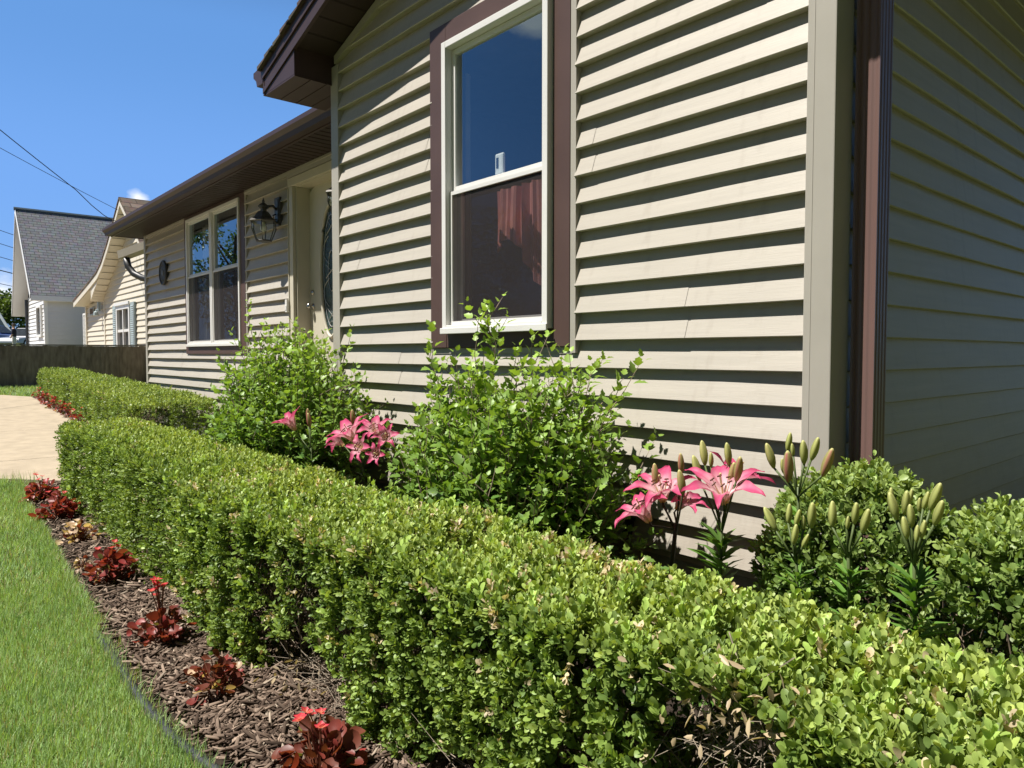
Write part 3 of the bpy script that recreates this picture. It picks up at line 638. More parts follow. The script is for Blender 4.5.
# ---- carriage lanterns
def lantern(x, label):
    yc = RY-.20; z = 2.56
    T = thing('wall_lantern', (x, RY-.02, 2.55), label, 'wall lamp', 'carriage lanterns either side of the door')
    b = MB(); b.box(x-.062, x+.062, RY-.058, RY-.02, 2.54, 2.84); b.box(x-.045, x+.045, RY-.066, RY-.058, 2.56, 2.82)
    b.build('backplate', MT['lampmetal'], T, bevel=.006)
    b = MB(); b.tube([(x, RY-.05, 2.70), (x, RY-.10, 2.745), (x, RY-.15, 2.735), (x, yc, 2.70)], .014, 8); b.tube([(x, RY-.05, 2.62), (x, RY-.09, 2.60), (x, RY-.10, 2.65), (x, RY-.07, 2.66)], .008, 8)
    b.build('scroll_arm', MT['lampmetal'], T, smooth=True)
    b = MB(); c = (x, yc, 0)
    b.lathe([(.140, 2.565), (.147, 2.573), (.140, 2.586), (.100, 2.612), (.075, 2.650), (.055, 2.672), (.032, 2.68), (.032, 2.70), (.055, 2.715), (.058, 2.732), (.03, 2.755), (.012, 2.765), (.016, 2.78), (.008, 2.80), (.002, 2.82)], c, 6, ph=.5)
    b.build('roof_cap', MT['lampmetal'], T)
    b = MB()
    top_ = [(x+.124*math.cos(k*PI/3+.5), yc+.124*math.sin(k*PI/3+.5), 2.567) for k in range(6)]; mid = [(x+.130*math.cos(k*PI/3+.5), yc+.130*math.sin(k*PI/3+.5), 2.50) for k in range(6)]
    bot = [(x+.080*math.cos(k*PI/3+.5), yc+.080*math.sin(k*PI/3+.5), 2.375) for k in range(6)]
    for k in range(6): b.tube([top_[k], mid[k], bot[k]], .0055, 5)
    for k in range(6): b.tube([bot[k], bot[(k+1) % 6]], .006, 5)
    b.lathe([(.084, 2.366), (.084, 2.376), (0, 2.377)], c, 6, ph=.5)
    b.build('cage', MT['lampmetal'], T)
    g_ = MB()
    for k in range(6):
        j = (k+1) % 6; g_.quad(top_[k], top_[j], mid[j], mid[k]); g_.quad(mid[k], mid[j], bot[j], bot[k])
    g_.build('glass_panes', MT['lampglass'], T)
    u = MB(); u.lathe([(.016, 2.575), (.016, 2.55), (.03, 2.53), (.036, 2.505), (.03, 2.48), (.012, 2.468), (0, 2.466)], c, 12); u.build('bulb', MT['bulb'], T, smooth=True)
lantern(-6.19, 'black carriage lantern on the shaded siding between window and door')
lantern(-4.50, 'black carriage lantern right of the door, mostly hidden by the gable corner')

# ---- things inside the front window
def drape(mb, x0, x1, ytop, ztop, zbot, folds, amp, hem=None, n=60):
    pts = []
    for i in range(n+1):
        u = i/n; xx = x0+(x1-x0)*u; yy = ytop+amp*math.sin(u*folds*2*PI)+amp*.4*math.sin(u*folds*4.7*PI+1)
        zb = zbot if hem is None else hem(u)
        pts.append([(xx, yy*1.0+ (amp*.3*math.sin(u*11+t_*3)), ztop+(zb-ztop)*t_) for t_ in (0, .25, .5, .75, 1)])
    for i in range(n):
        for j in range(4): mb.quad(pts[i][j], pts[i+1][j], pts[i+1][j+1], pts[i][j+1])
b = MB(); drape(b, -2.02, -1.30, .17, 2.13, 1.5, 8, .02, hem=lambda u: 1.78-.22*u+.10*math.sin(u*9)-.10*(u > .72))
tag(b.build('window_curtain', MT['curtain_red'], smooth=True), 'dusty red valance with ragged hem behind the lower front window pane', 'curtain')
b = MB(); drape(b, -2.46, -2.235, .16, 2.85, .9, 4, .022)
tag(b.build('window_drape', MT['curtain_grey'], smooth=True), 'grey drape hanging at the left edge of the front window', 'curtain')
b = MB(); b.box(-1.845, -1.775, .012, .034, 2.155, 2.275); DEV = b.build('window_sensor', MT['white'], bevel=.012)
tag(DEV, 'white sensor with dark display standing on the front window meeting rail', 'window sensor')
b = MB(); b.box(-1.828, -1.811, .0095, .0118, 2.195, 2.25); b.build('display', MT['black'], DEV)
for xa, xb, nm in ((-9.20, -8.70, 'farther left'), (-7.95, -7.3, 'nearer right')):
    b = MB(); drape(b, xa, xb, RY+.16, 2.95, .9, 6, .02)
    tag(b.build('window_drape', MT['curtain_grey'], smooth=True), 'grey sheer drape behind the '+nm+' half of the double window', 'curtain', 'drapes inside the double window')

# ================================================================== HEDGES
UPV = np.array([0., 0., 1.])
def hedge_points(n, x0, x1, yf, yb, h, rnd, zg, faces=(1, 1, 1, 1, 1), dens=None, rough=.03):
    """points + outward normals on a rounded, clipped hedge; yf(x), yb(x) = front and back line, faces = top, front, back, left, right"""
    L, Wd = x1-x0, float(np.mean(yb(np.array([x0, x1]))-yf(np.array([x0, x1]))))
    A = np.array([L*Wd, L*h, L*h, Wd*h, Wd*h])*np.array(faces); A = A/A.sum()
    f = RNG.choice(5, n, p=A); u, v = RNG.random(n), RNG.random(n)
    X = np.where(f <= 2, u, np.where(f == 3, 0, 1)); Y = np.where(f == 0, v, np.where(f == 1, 0, np.where(f == 2, 1, u))); Z = np.where(f == 0, 1, v)
    P = np.stack([x0+L*X, np.zeros(n), h*Z], 1); P[:, 1] = Y*Wd
    lo, hi = np.array([x0+rnd, rnd, -1]), np.array([x1-rnd, Wd-rnd, h-rnd])
    Q = np.clip(P, lo, hi); Nn = unit(P-Q); P = Q+Nn*rnd
    P[:, 1] = yf(P[:, 0])+P[:, 1]*(yb(P[:, 0])-yf(P[:, 0]))/Wd
    P += Nn*(wav(P, 5.5)*rough+wav(P, 15, 1)*rough*.9)[:, None]
    cl = wav(P, 26, 3)+.7*wav(P, 52, 1)+RNG.normal(0, .22, n)
    kk = cl > np.where(Nn[:, 2] > .6, -.55, -.04); P, Nn = P[kk], Nn[kk]
    P[:, 2] += zg(P[:, 0])
    return P, Nn
def boxwood(name, P, Nn, L, parent, tmpl, pairs=3, shoot=.05, inset=.05, updir=.45, colfn=None, m='box', spread=.66):
    """opposite-leaved shoots growing out of the clipped surface"""
    n = len(P)
    ax = unit(Nn*.75+UPV*updir+RNG.normal(0, .33, (n, 3)))
    B = P-ax*(shoot*(.55+.5*RNG.random((n, 1))))-Nn*(inset*RNG.random((n, 1))**1.5)
    e1 = unit(np.cross(ax, RNG.normal(0, 1, (n, 3)))); e2 = np.cross(ax, e1)
    PP, DD, NN, SS, CC = [], [], [], [], []
    base = colfn(P, Nn, n)
    for k in range(pairs+1):
        t = (k+.4)/(pairs+.4)
        for s in ((1, -1) if k < pairs else (1, -1)):
            e = (e1 if k % 2 == 0 else e2)*s
            tilt = spread*(1-.45*t)
            d = unit(e*tilt+ax*(1.05-tilt*.6)+RNG.normal(0, .16, (n, 3)))
            PP.append(B+ax*shoot*t+e*.002); DD.append(d); NN.append(unit(ax*1.0-e*.25+RNG.normal(0, .22, (n, 3))))
            sz = L*(.50+.68*RNG.random(n))*(1.0 if k < pairs else .72); SS.append(sz)
            br = (.80+.38*t)*(.82+.36*RNG.random(n)); CC.append(base*br[:, None])
    return leaves(name, tmpl, np.concatenate(PP), np.concatenate(DD), np.concatenate(NN), np.concatenate(SS), np.concatenate(CC), MT[m], parent, W=.95+.3*RNG.random(len(PP)*n))
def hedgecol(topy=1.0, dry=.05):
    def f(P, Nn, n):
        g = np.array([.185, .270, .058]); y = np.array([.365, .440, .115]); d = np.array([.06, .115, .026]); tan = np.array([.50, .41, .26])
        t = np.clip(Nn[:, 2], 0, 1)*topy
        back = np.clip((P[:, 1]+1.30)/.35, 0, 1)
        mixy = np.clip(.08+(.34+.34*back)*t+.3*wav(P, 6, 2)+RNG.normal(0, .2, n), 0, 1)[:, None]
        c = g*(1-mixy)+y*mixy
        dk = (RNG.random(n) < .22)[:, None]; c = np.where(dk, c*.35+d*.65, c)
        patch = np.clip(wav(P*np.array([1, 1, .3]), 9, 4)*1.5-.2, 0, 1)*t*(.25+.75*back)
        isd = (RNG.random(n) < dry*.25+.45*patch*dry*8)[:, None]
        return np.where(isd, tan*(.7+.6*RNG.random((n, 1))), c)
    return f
H1 = thing('boxwood_hedge', (-2.2, -1.1, 0), 'long clipped boxwood hedge crossing the foreground, with yellowed top and a hollow showing dead twigs', 'hedge', 'clipped boxwood hedges')
yf1 = lambda x: np.interp(x, [-6, -4, -2.3, -1.5, -.95, -.45, .3, 1.8], [-1.46, -1.46, -1.515, -1.53, -1.45, -1.38, -1.385, -1.40])+.012*np.sin(np.asarray(x)*4.1); yb1 = lambda x: 0*np.asarray(x)-.825
zg0 = lambda x: 0*x
HOL = [((.45, -1.36, .48), (.13, .15, .13)), ((-1.12, -1.47, .05), (.27, .17, .17)), ((-.2, -1.40, .02), (.30, .14, .14)), ((-2.3, -1.48, .0), (.25, .1, .1))]
def keep(P, S=HOL):
    k = np.ones(len(P), bool)
    for c, r in S: k &= (((P-np.array(c))/np.array(r))**2).sum(1) > 1
    return k
def dist(P): return np.linalg.norm(P-np.array(CAM), axis=1)
# near half: fine shoots; far half: coarser
P, Nn = hedge_points(31000, -2.6, 1.75, yf1, yb1, .60, .07, zg0, (1, 1, .4, 0, .6)); k = keep(P); P, Nn = P[k], Nn[k]
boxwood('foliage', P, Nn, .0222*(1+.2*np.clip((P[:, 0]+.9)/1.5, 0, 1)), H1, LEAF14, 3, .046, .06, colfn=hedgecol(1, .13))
P, Nn = hedge_points(18000, -5.66, -2.5, yf1, yb1, .625, .08, zg0, (1, 1.1, .5, 1.3, 0)); k = keep(P); P, Nn = P[k], Nn[k]
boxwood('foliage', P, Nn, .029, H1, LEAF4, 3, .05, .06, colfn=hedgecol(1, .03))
P, Nn = hedge_points(900, -5.4, 1.75, yf1, yb1, .61, .07, zg0, (1, .45, 0, .3, .3)); k = keep(P); P, Nn = P[k], Nn[k]
boxwood('new_growth', P, Nn, .027, H1, LEAF14, 5, .085, .0, updir=1.0, colfn=lambda P, N_, n: np.array([.31, .43, .10])*(.8+.4*RNG.random((n, 1))), spread=.55)
# inner leaves fill the gaps; shade is put into their darker colour
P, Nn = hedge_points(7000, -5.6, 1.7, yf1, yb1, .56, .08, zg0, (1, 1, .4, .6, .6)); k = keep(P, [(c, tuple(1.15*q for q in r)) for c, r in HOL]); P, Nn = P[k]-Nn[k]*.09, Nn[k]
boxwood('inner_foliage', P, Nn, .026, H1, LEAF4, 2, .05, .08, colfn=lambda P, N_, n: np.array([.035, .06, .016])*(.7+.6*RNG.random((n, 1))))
# the twiggy inside: many thin stems from the ground to the shell
def twigs(name, roots, tips_, r0, parent, m, bend=.04, n=4):
    b = MB()
    for p, q in zip(roots, tips_):
        p, q = Vector(p), Vector(q); mid = (p+q)/2+Vector(RNG.normal(0, bend, 3))
        b.tube([p, mid, q], r0, 4, r0*.35, cap=False)
    return b.build(name, m, parent)
nt_ = 700
xr = RNG.uniform(-5.6, 1.7, nt_); rt = np.stack([xr, yf1(xr)+.29+RNG.normal(0, .07, nt_), np.zeros(nt_)], 1)
tp_ = np.stack([xr+RNG.normal(0, .14, nt_), yf1(xr)+RNG.uniform(.05, .54, nt_), RNG.uniform(.2, .47, nt_)], 1)
twigs('branches', rt, tp_, .0045, H1, MT['twig'])
# dead bare twigs in the hollows
rr0, tt0 = [], []
for (c, r), nn in zip(HOL, (75, 80, 50, 25)):
    c = np.array(c); r = np.array(r)
    for i in range(nn):
        a = c+np.array([RNG.normal(0, .45)*r[0], r[1]*(.6+.8*RNG.random()), RNG.normal(-.1, .5)*r[2]]); a[2] = max(a[2], .0)
        b_ = c+np.array([RNG.normal(0, .75)*r[0], r[1]*(.5*RNG.random()-.05), RNG.normal(.0, .6)*r[2]]); b_[2] = max(b_[2], .012)
        rr0.append(a); tt0.append(b_)
twigs('dead_twigs', rr0, tt0, .0017, H1, MT['twig_pale'], .022)
nd = 130; hi_ = RNG.choice(2, nd, p=[.7, .3]); cc = np.array([HOL[i][0] for i in hi_]); rr2 = np.array([HOL[i][1] for i in hi_])
Pd = cc+RNG.normal(0, .55, (nd, 3))*rr2*np.array([1, .5, .8])+np.array([0, .02, .05]); Pd[:, 2] = np.maximum(Pd[:, 2], .02)
leaves('dead_leaves', LEAF8, Pd, RNG.normal(0, 1, (nd, 3))+[0, -.4, 0], RNG.normal(0, 1, (nd, 3))+[0, 0, .8], .022+.012*RNG.random(nd), np.array([.40, .31, .19])*(.6+.7*RNG.random((nd, 1))), MT['box'], H1, W=.75*np.ones(nd))

H2 = thing('boxwood_hedge', (-12.8, .3, g1(-12.8)), 'clipped boxwood hedge beyond the concrete path, running to the dark board fence', 'hedge', 'clipped boxwood hedges')
yf2 = lambda x: -.36-(x+8.6)*.041; yb2 = lambda x: 0*x+.64
P, Nn = hedge_points(18500, -17.05, -7.95, yf2, yb2, .60, .10, lambda x: gz(x), (1.1, 1.2, .2, 1, 1.6), rough=.035)
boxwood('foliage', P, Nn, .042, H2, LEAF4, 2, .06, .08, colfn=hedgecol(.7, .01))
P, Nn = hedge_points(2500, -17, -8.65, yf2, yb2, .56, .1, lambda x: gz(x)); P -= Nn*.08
boxwood('inner_foliage', P, Nn, .05, H2, LEAF4, 2, .07, .1, colfn=lambda P, N_, n: np.array([.045, .08, .02])*(.7+.6*RNG.random((n, 1))))  # inner leaves darkened to stand for shade inside the hedge
nt_ = 260; xr = RNG.uniform(-16.9, -8.8, nt_); mid2 = (yf2(xr)+.62)/2
twigs('branches', np.stack([xr, mid2+RNG.normal(0, .1, nt_), gz(xr)], 1), np.stack([xr+RNG.normal(0, .15, nt_), mid2+RNG.uniform(-.35, .35, nt_), gz(xr)+RNG.uniform(.25, .55, nt_)], 1), .008, H2, MT['twig'])

# round boxwood at the house corner: three swelling lobes grown together
def lobes(n, L, rough=.03):
    PP, NN = [], []
    for (c, r) in L:
        d = unit(RNG.normal(0, 1, (n, 3))); d = d[d[:, 2] > -.55]
        PP.append(np.array(c)+d*np.array(r)); NN.append(unit(d/np.array(r)))
    P = np.concatenate(PP); Nn = np.concatenate(NN); k = np.ones(len(P), bool)
    for (c, r) in L: k &= (((P-np.array(c))/(np.array(r)*.97))**2).sum(1) > .98
    P, Nn = P[k], Nn[k]
    P = P+Nn*(wav(P, 8)*rough+wav(P, 21, 1)*rough*.7)[:, None]
    return P, Nn
CB = thing('boxwood_bush', (.5, -.32, 0), 'rounded boxwood bush at the house corner in front of the brown downspout', 'bush')
LB = [((.27, -.30, .50), (.33, .27, .37)), ((.66, -.30, .46), (.34, .28, .36)), ((1.10, -.26, .44), (.36, .28, .36)), ((.55, -.36, .34), (.6, .30, .34))]
P, Nn = lobes(2600, LB)
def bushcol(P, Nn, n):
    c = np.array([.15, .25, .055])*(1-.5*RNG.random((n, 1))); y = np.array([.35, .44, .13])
    t = np.clip(Nn[:, 2]*.55+RNG.normal(.05, .2, n), 0, 1)[:, None]; return c*(1-t)+y*t  # sunlit top put into the colour: upward-facing leaves lighter
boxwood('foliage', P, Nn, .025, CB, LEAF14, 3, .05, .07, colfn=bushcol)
P, Nn = lobes(700, [(c, tuple(q*.8 for q in r)) for c, r in LB]); boxwood('inner_foliage', P, Nn, .028, CB, LEAF4, 2, .05, .1, colfn=lambda P, N_, n: np.array([.04, .075, .02])*(.7+.6*RNG.random((n, 1))))  # second layer: darker leaf colour stands for shade within the bush
nt_ = 130; a_ = RNG.uniform(0, 2*PI, nt_)
twigs('branches', np.stack([.6+RNG.normal(0, .25, nt_), -.3+RNG.normal(0, .06, nt_), 0*a_], 1), np.stack([.62+np.clip(RNG.normal(0, .2, nt_), -.3, .4), -.3+np.clip(RNG.normal(0, .08, nt_), -.14, .14), RNG.uniform(.3, .6, nt_)], 1), .004, CB, MT['twig'])

# ================================================================== LEAFY SHRUBS
def shrub(name, label, C, rx, ry, h, nst, L, seed, group=None, tall=()):
    global RNG
    keepr = RNG; RNG = np.random.default_rng(seed)
    T = thing(name, (C[0], C[1], 0), label, 'shrub', group)
    PP, DD, NN, SS, CC = [], [], [], [], []; b = MB()
    for i in range(nst+len(tall)):
        a = RNG.uniform(0, 2*PI); q = math.sqrt(RNG.random())
        p0 = np.array([C[0]+.10*math.cos(a)*RNG.random(), C[1]+.08*math.sin(a)*RNG.random(), 0.])
        if i < nst:
            hh = h*(1-.40*q**3)*RNG.uniform(.38, 1.0)**.75; tip = np.array([C[0]+rx*q*math.cos(a), C[1]+ry*q*math.sin(a), hh])
        else: tip = np.array(tall[i-nst])
        ctl = np.array([p0[0]*.45+tip[0]*.55, p0[1]*.45+tip[1]*.55, tip[2]*.42])
        n = max(8, int(np.linalg.norm(tip-p0)/.021))
        t = np.linspace(.0, 1, n)[:, None]
        cv = (1-t)**2*p0+2*t*(1-t)*ctl+t**2*tip; cv += np.cumsum(RNG.normal(0, .0035, cv.shape), 0)
        b.tube([cv[j] for j in range(0, n, 3)]+[cv[-1]], .0055, 4, .0016, cap=False)
        branches = [(cv, .18)]
        for _ in range(RNG.integers(4, 8)):
            j = RNG.integers(n//4, n-3); ta = unit(cv[min(j+1, n-1)]-cv[j-1]); d0 = unit(ta*.7+unit(RNG.normal(0, 1, 3))*.8+UPV*.15); ln = RNG.uniform(.08, .22)
            m_ = max(4, int(ln/.022)); u = np.linspace(0, 1, m_)[:, None]; bc = cv[j]+d0*ln*u+UPV*ln*.25*u**2; branches.append((bc, 0.0)); b.tube([bc[0], bc[m_//2], bc[-1]], .0025, 3, .001, cap=False)
        for cvv, st in branches:
            m_ = len(cvv); ph = RNG.uniform(0, 6.28)
            for j in range(int(st*m_), m_):
                u = j/(m_-1); ta = unit(cvv[min(j+1, m_-1)]-cvv[max(j-1, 0)]); e1 = unit(np.cross(ta, [.3, .7, .1])); e2 = np.cross(ta, e1)
                for rep in range(2 if u > .97 else 1):
                    ang = ph+j*2.4+rep*2.6; e = e1*math.cos(ang)+e2*math.sin(ang)
                    d = unit(e*(.9-.4*u)+ta*(.35+.5*u)+np.array([0, 0, .10])+RNG.normal(0, .18, 3))
                    nn_ = unit(UPV*.7+ta*.5-e*.15+RNG.normal(0, .25, 3))
                    sz = L*RNG.uniform(.6, 1.15)*(1-.42*max(0, (u-.75)/.25))
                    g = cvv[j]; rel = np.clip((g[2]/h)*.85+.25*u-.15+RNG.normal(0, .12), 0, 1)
                    c = np.array([.080, .175, .034])*(1-rel)+np.array([.29, .43, .075])*rel  # highlights put into the leaf colour: darker low, lighter high
                    PP.append(g+e*.006+d*.012); DD.append(d); NN.append(nn_); SS.append(sz); CC.append(c*RNG.uniform(.75, 1.2))
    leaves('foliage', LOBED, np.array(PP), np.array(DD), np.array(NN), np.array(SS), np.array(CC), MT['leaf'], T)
    o = b.build('stems', MT['twig'], T); 
    RNG = keepr; return T
shrub('leafy_shrub', 'bushy green shrub with lobed leaves below the double window and door', (-3.45, -.47, 0), .88, .44, 1.36, 330, .055, 11, 'lobed-leaf shrubs against the house',
      [(-3.72, -.62, 1.56), (-3.3, -.4, 1.46)])
shrub('leafy_shrub', 'bushy green shrub with lobed leaves standing under the front window', (-1.25, -.43, 0), .72, .38, 1.20, 290, .056, 23, 'lobed-leaf shrubs against the house',
      [(-1.35, -.5, 1.42), (-1.40, -.4, 1.36), (-1.1, -.4, 1.28), (-.80, -.4, 1.12), (-.62, -.42, 1.04), (-1.72, -.5, 1.22), (-1.25, -.35, 1.3), (-1.02, -.3, 1.25)])

# ================================================================== LILIES
def petal_grid(c, ax, ang, Lp, wd, openk, recurve, inner, nu=9, nv=15):
    """one tepal: rises from the throat, spreads and recurves; returns verts, faces, colours"""
    ax = unit(np.array(ax, float)); e1 = unit(np.cross(ax, [.21, .33, .9])); e2 = np.cross(ax, e1)
    o = e1*math.cos(ang)+e2*math.sin(ang); s = np.cross(ax, o)
    V, Cc = [], []; r = hgt = 0.; prev = 0
    for j in range(nv):
        t = j/(nv-1); th = openk*(.25+1.15*t)+recurve*max(0, t-.45)*2.0
        dl = Lp/(nv-1) if j else 0; r += dl*math.sin(th); hgt += dl*math.cos(th)
        w_ = wd*(math.sin(PI*min(1, .10+.9*t**.85))**.75)*(1 if t < .97 else .25)
        for i in range(nu):
            u = (i/(nu-1)-.5)*2; ruf = .004*math.sin(t*17+ang*3)*abs(u)
            p = c+o*(r-.18*w_*abs(u)**2*0)+ax*(hgt+.22*w_*abs(u)**1.5+ruf)+s*(w_*u*.5)
            V.append(p)
            white = np.array([.88, .70, .68]); pink = np.array([.64, .105, .225]); deep = np.array([.50, .028, .12]); yel = np.array([.80, .60, .20])
            k = np.clip((t-.26)/.40, 0, 1); col = white*(1-k)+pink*k
            col = col*(1-.75*abs(u)**3*min(1, t*2))+deep*(.75*abs(u)**3*min(1, t*2))
            kd = np.clip((t-.8)/.2, 0, 1)*.6; col = col*(1-kd)+deep*kd
            ky = np.clip(1-t/.16, 0, 1); col = col*(1-ky)+yel*ky
            if abs(u) < .1: col = col*.62+deep*.38*(.3+t)
            col = col*(1-.10*(i % 2)*(.3+.7*t)); 
            if .12 < t < .45 and (i*7+j*5) % 6 == 0: col = col*.55+np.array([.30, .03, .06])*.45
            Cc.append(np.clip(col, 0, 1))
    F = [(j*nu+i, j*nu+i+1, (j+1)*nu+i+1, (j+1)*nu+i) for j in range(nv-1) for i in range(nu-1)]
    return V, F, Cc
def tinted(name, V, F, Cc, m, parent, smooth=True):
    me = bpy.data.meshes.new(name); me.from_pydata([tuple(map(float, v)) for v in V], [], F); me.update()
    at = me.color_attributes.new('tint', 'FLOAT_COLOR', 'POINT'); a = np.ones((len(V), 4), np.float32); a[:, :3] = np.array(Cc); at.data.foreach_set('color', a.ravel())
    if smooth: me.polygons.foreach_set('use_smooth', [True]*len(me.polygons))
    me.materials.append(m); o = bpy.data.objects.new(name, me); COL.objects.link(o); adopt(o, parent); return o
def sub(o, parent):
    o.parent = parent; o.matrix_parent_inverse = Matrix.Identity(4); return o
def lily_flower(T, c, ax, size, phase=0, openk=1.0, rec=.5):
    c = np.array(c, float); ax = unit(np.array(ax, float)); V, F, Cc = [], [], []
    for k in range(6):
        v, f, cc_ = petal_grid(c+ax*(.002 if k % 2 else 0), ax, phase+k*PI/3+random.uniform(-.1, .1), size*(.5 if k % 2 else .52)*1.30, size*(.235 if k % 2 else .165), openk*random.uniform(.85, 1.15), rec*random.uniform(.6, 1.5), k % 2)
        o = len(V); V += v; F += [tuple(i+o for i in q) for q in f]; Cc += cc_
    fl = tinted('flower', V, F, Cc, MT['petal'], T)
    e1 = unit(np.cross(ax, [.2, .5, .7])); e2 = np.cross(ax, e1); b = MB(); an = MB()
    for k in range(6):
        a = k*PI/3+.4; d = unit(ax+(e1*math.cos(a)+e2*math.sin(a))*.32); q = c+d*size*.34; b.tube([c+ax*.01, c+d*size*.18+ax*.004, q], .0016, 4, .001)
        t = unit(np.cross(d, e1)); an.tube([q-t*.008, q, q+t*.008], .0026, 5)
    b.tube([c+ax*.01, c+ax*size*.40], .0022, 4); b.lathe([(.004, 0), (.0045, .004), (0, .006)], tuple(c+ax*size*.40), 6)
    st = b.build('stamens', MT['stem'], None, tint=(.62, .50, .25)); sub(adopt(st, T), fl); st.matrix_parent_inverse = Matrix.Identity(4)
    an_ = an.build('anthers', MT['stem'], None, tint=(.10, .035, .02)); sub(an_, fl)
    return fl
def lily_bud(T, p, d, L, pink):
    p = np.array(p, float); d = unit(np.array(d, float)); e1 = unit(np.cross(d, [.3, .8, .2])); e2 = np.cross(d, e1); n = 12
    prof = [(0, .10), (.06, .42), (.2, .78), (.4, 1.0), (.6, .98), (.78, .80), (.92, .52), (1, .16)]; V, Cc = [], []; R0 = L*.150
    g = np.array([.50, .55, .15]); gt = np.array([.64, .64, .27]); pk = np.array([.50, .13, .15])
    for t, r in prof:
        for k in range(n):
            a = 2*PI*k/n; rid = 1+.13*math.cos(3*a); V.append(p+d*L*t+(e1*math.cos(a)+e2*math.sin(a))*R0*r*rid)
            c = g*(1-t*.5)+gt*t*.5; pp = pink*np.clip(.4+.7*math.cos(3*a), 0, 1); c = c*(1-pp)+pk*pp; c = c*(.80+.20*math.cos(3*a)); 
            if t > .95: c = gt
            Cc.append(c)
    F = [(i*n+k, i*n+(k+1) % n, (i+1)*n+(k+1) % n, (i+1)*n+k) for i in range(len(prof)-1) for k in range(n)]+[tuple(range((len(prof)-1)*n, len(prof)*n))]
    return tinted('bud', V, F, Cc, MT['petal'], T)
def lily(base, top_, label, flowers=(), buds=(), nl=34, leafL=.10, dark=0, z0=.15, zl=None):
    T = thing('lily_plant', base, label, 'lily', 'lilies in the bed between hedge and house')
    b = MB(); B, Tp = np.array(base, float), np.array(top_, float); mid = (B+Tp)/2+np.array([.01, .012, 0]); pts = []
    for t in np.linspace(0, 1, 7): pts.append((1-t)**2*B+2*t*(1-t)*mid+t*t*Tp)
    b.tube(pts, .0062 if nl else .0085, 6, .004 if nl else .007)
    for f in flowers:
        c, ax, s = np.array(f[0], float), unit(np.array(f[1], float)), f[2]; b.tube([Tp-[0, 0, .02], (Tp+c)/2-[0, 0, .012], c-ax*.012, c+ax*.004], .0032, 5, .004)
        lily_flower(T, c, ax, s, random.uniform(0, 1), *(f[3:] if len(f) > 3 else ()))
    for q in buds:
        p, d, L, pk = np.array(q[0], float), np.array(q[1], float), q[2], q[3]; b.tube([Tp-[0, 0, .03], (Tp*.5+p*.5)-[0, 0, .012], p+unit(d)*.004], .0028, 5, .0034)
        lily_bud(T, p, d+np.array([random.uniform(-.16, .16), random.uniform(-.2, .12), 0]), L*random.uniform(.84, .98), pk)
    b.build('stem', MT['stem'], T, smooth=True, tint=(.075, .105, .03) if dark < .5 else (.05, .045, .022))
    if nl:
        t = (1-RNG.random(nl)**1.6)*.82+.08; PP = np.array([(1-u)**2*B+2*u*(1-u)*mid+u*u*Tp for u in t]); a = np.arange(nl)*2.4+RNG.normal(0, .3, nl)
        D = np.stack([np.cos(a), np.sin(a), .35+.5*t+RNG.normal(0, .12, nl)], 1); S = leafL*(1.1-.5*t)*RNG.uniform(.8, 1.2, nl)
        c = np.array([.125, .245, .045])*(1-dark*.55)*(.8+.5*RNG.random((nl, 1)))
        leaves('leaves', LANCE, PP, D, np.tile(UPV, (nl, 1))+RNG.normal(0, .2, (nl, 3)), S, c, MT['leaf'], T)
    return T
# world positions along the view, from the sight line through a picture point and a chosen distance to the wall
def sight(x, y, wy):
    d = vdir(x, y); s = (wy-CAM.y)/d.y; return np.array(CAM+d*s)
TOCAM = np.array([.55, -.75, .0])
# left of the two flowering lilies
c1, c2 = sight(663, 503, -.50), sight(650, 523, -.55)
lily((-.37, -.50, 0), sight(676, 524, -.50), 'pink lily with two open flowers on a dark bare stem before the front wall',
     [(c1, (.05, -.28, .95), .25, 1.15, .35), (c2, (-.35, -.35, .85), .23, 1.1, .35), (sight(676, 510, -.46), (.5, .1, .75), .19)],
     [(sight(655, 487, -.5), (-.22, 0, 1), .085, .75), (sight(681, 474, -.47), (.03, .05, 1), .08, .9), (sight(683, 496, -.56), (-.25, -.2, 1), .10, .45)], nl=0, dark=1)
c3 = sight(724, 505, -.55)
lily((-.14, -.50, 0), sight(722, 523, -.53), 'pink lily with a single large open flower facing the camera and dark green leaves',
     [(c3, (.10, -.36, .93), .27, 1.15, .30), (sight(728, 490, -.42), (.3, .35, .85), .25, 1.15, .3)],
     [(sight(700, 481, -.53), (-.2, 0, 1), .095, .15), (sight(705, 466, -.5), (-.1, 0, 1), .085, .2), (sight(711, 468, -.49), (.02, 0, 1), .06, .1), (sight(729, 466, -.5), (.05, 0, 1), .085, .12), (sight(736, 482, -.55), (.15, 0, 1), .10, .8), (sight(730, 486, -.52), (.05, 0, 1), .09, .55)], nl=80, leafL=.14, dark=.35)
def budstalk(px, py, wy, label, buds, nl, leafL=.09, dx=.0):
    tp = sight(px, py, wy)
    lily((tp[0]+dx, tp[1]+.01, 0), tp, label, (), [(sight(x, y, wy+dy), dd, L, pk) for x, y, dy, dd, L, pk in buds], nl, leafL)
budstalk(798, 487, -.55, 'tall lily stalk with pink-flushed buds standing before the pale corner post',
         [(774, 469, -.02, (-.25, 0, 1), .085, .25), (787, 452, .03, (-.03, 0, 1), .062, 0), (793, 457, .0, (.02, 0, 1), .045, 0), (788, 483, -.05, (-.05, -.1, 1), .098, .95), (804, 465, .0, (.06, 0, 1), .075, .05), (811, 461, .04, (.1, 0, 1), .075, .05), (822, 477, -.02, (.22, 0, 1), .098, .8), (783, 473, 0, (-.05, 0, 1), .05, .1)], 60, .08, -.01)
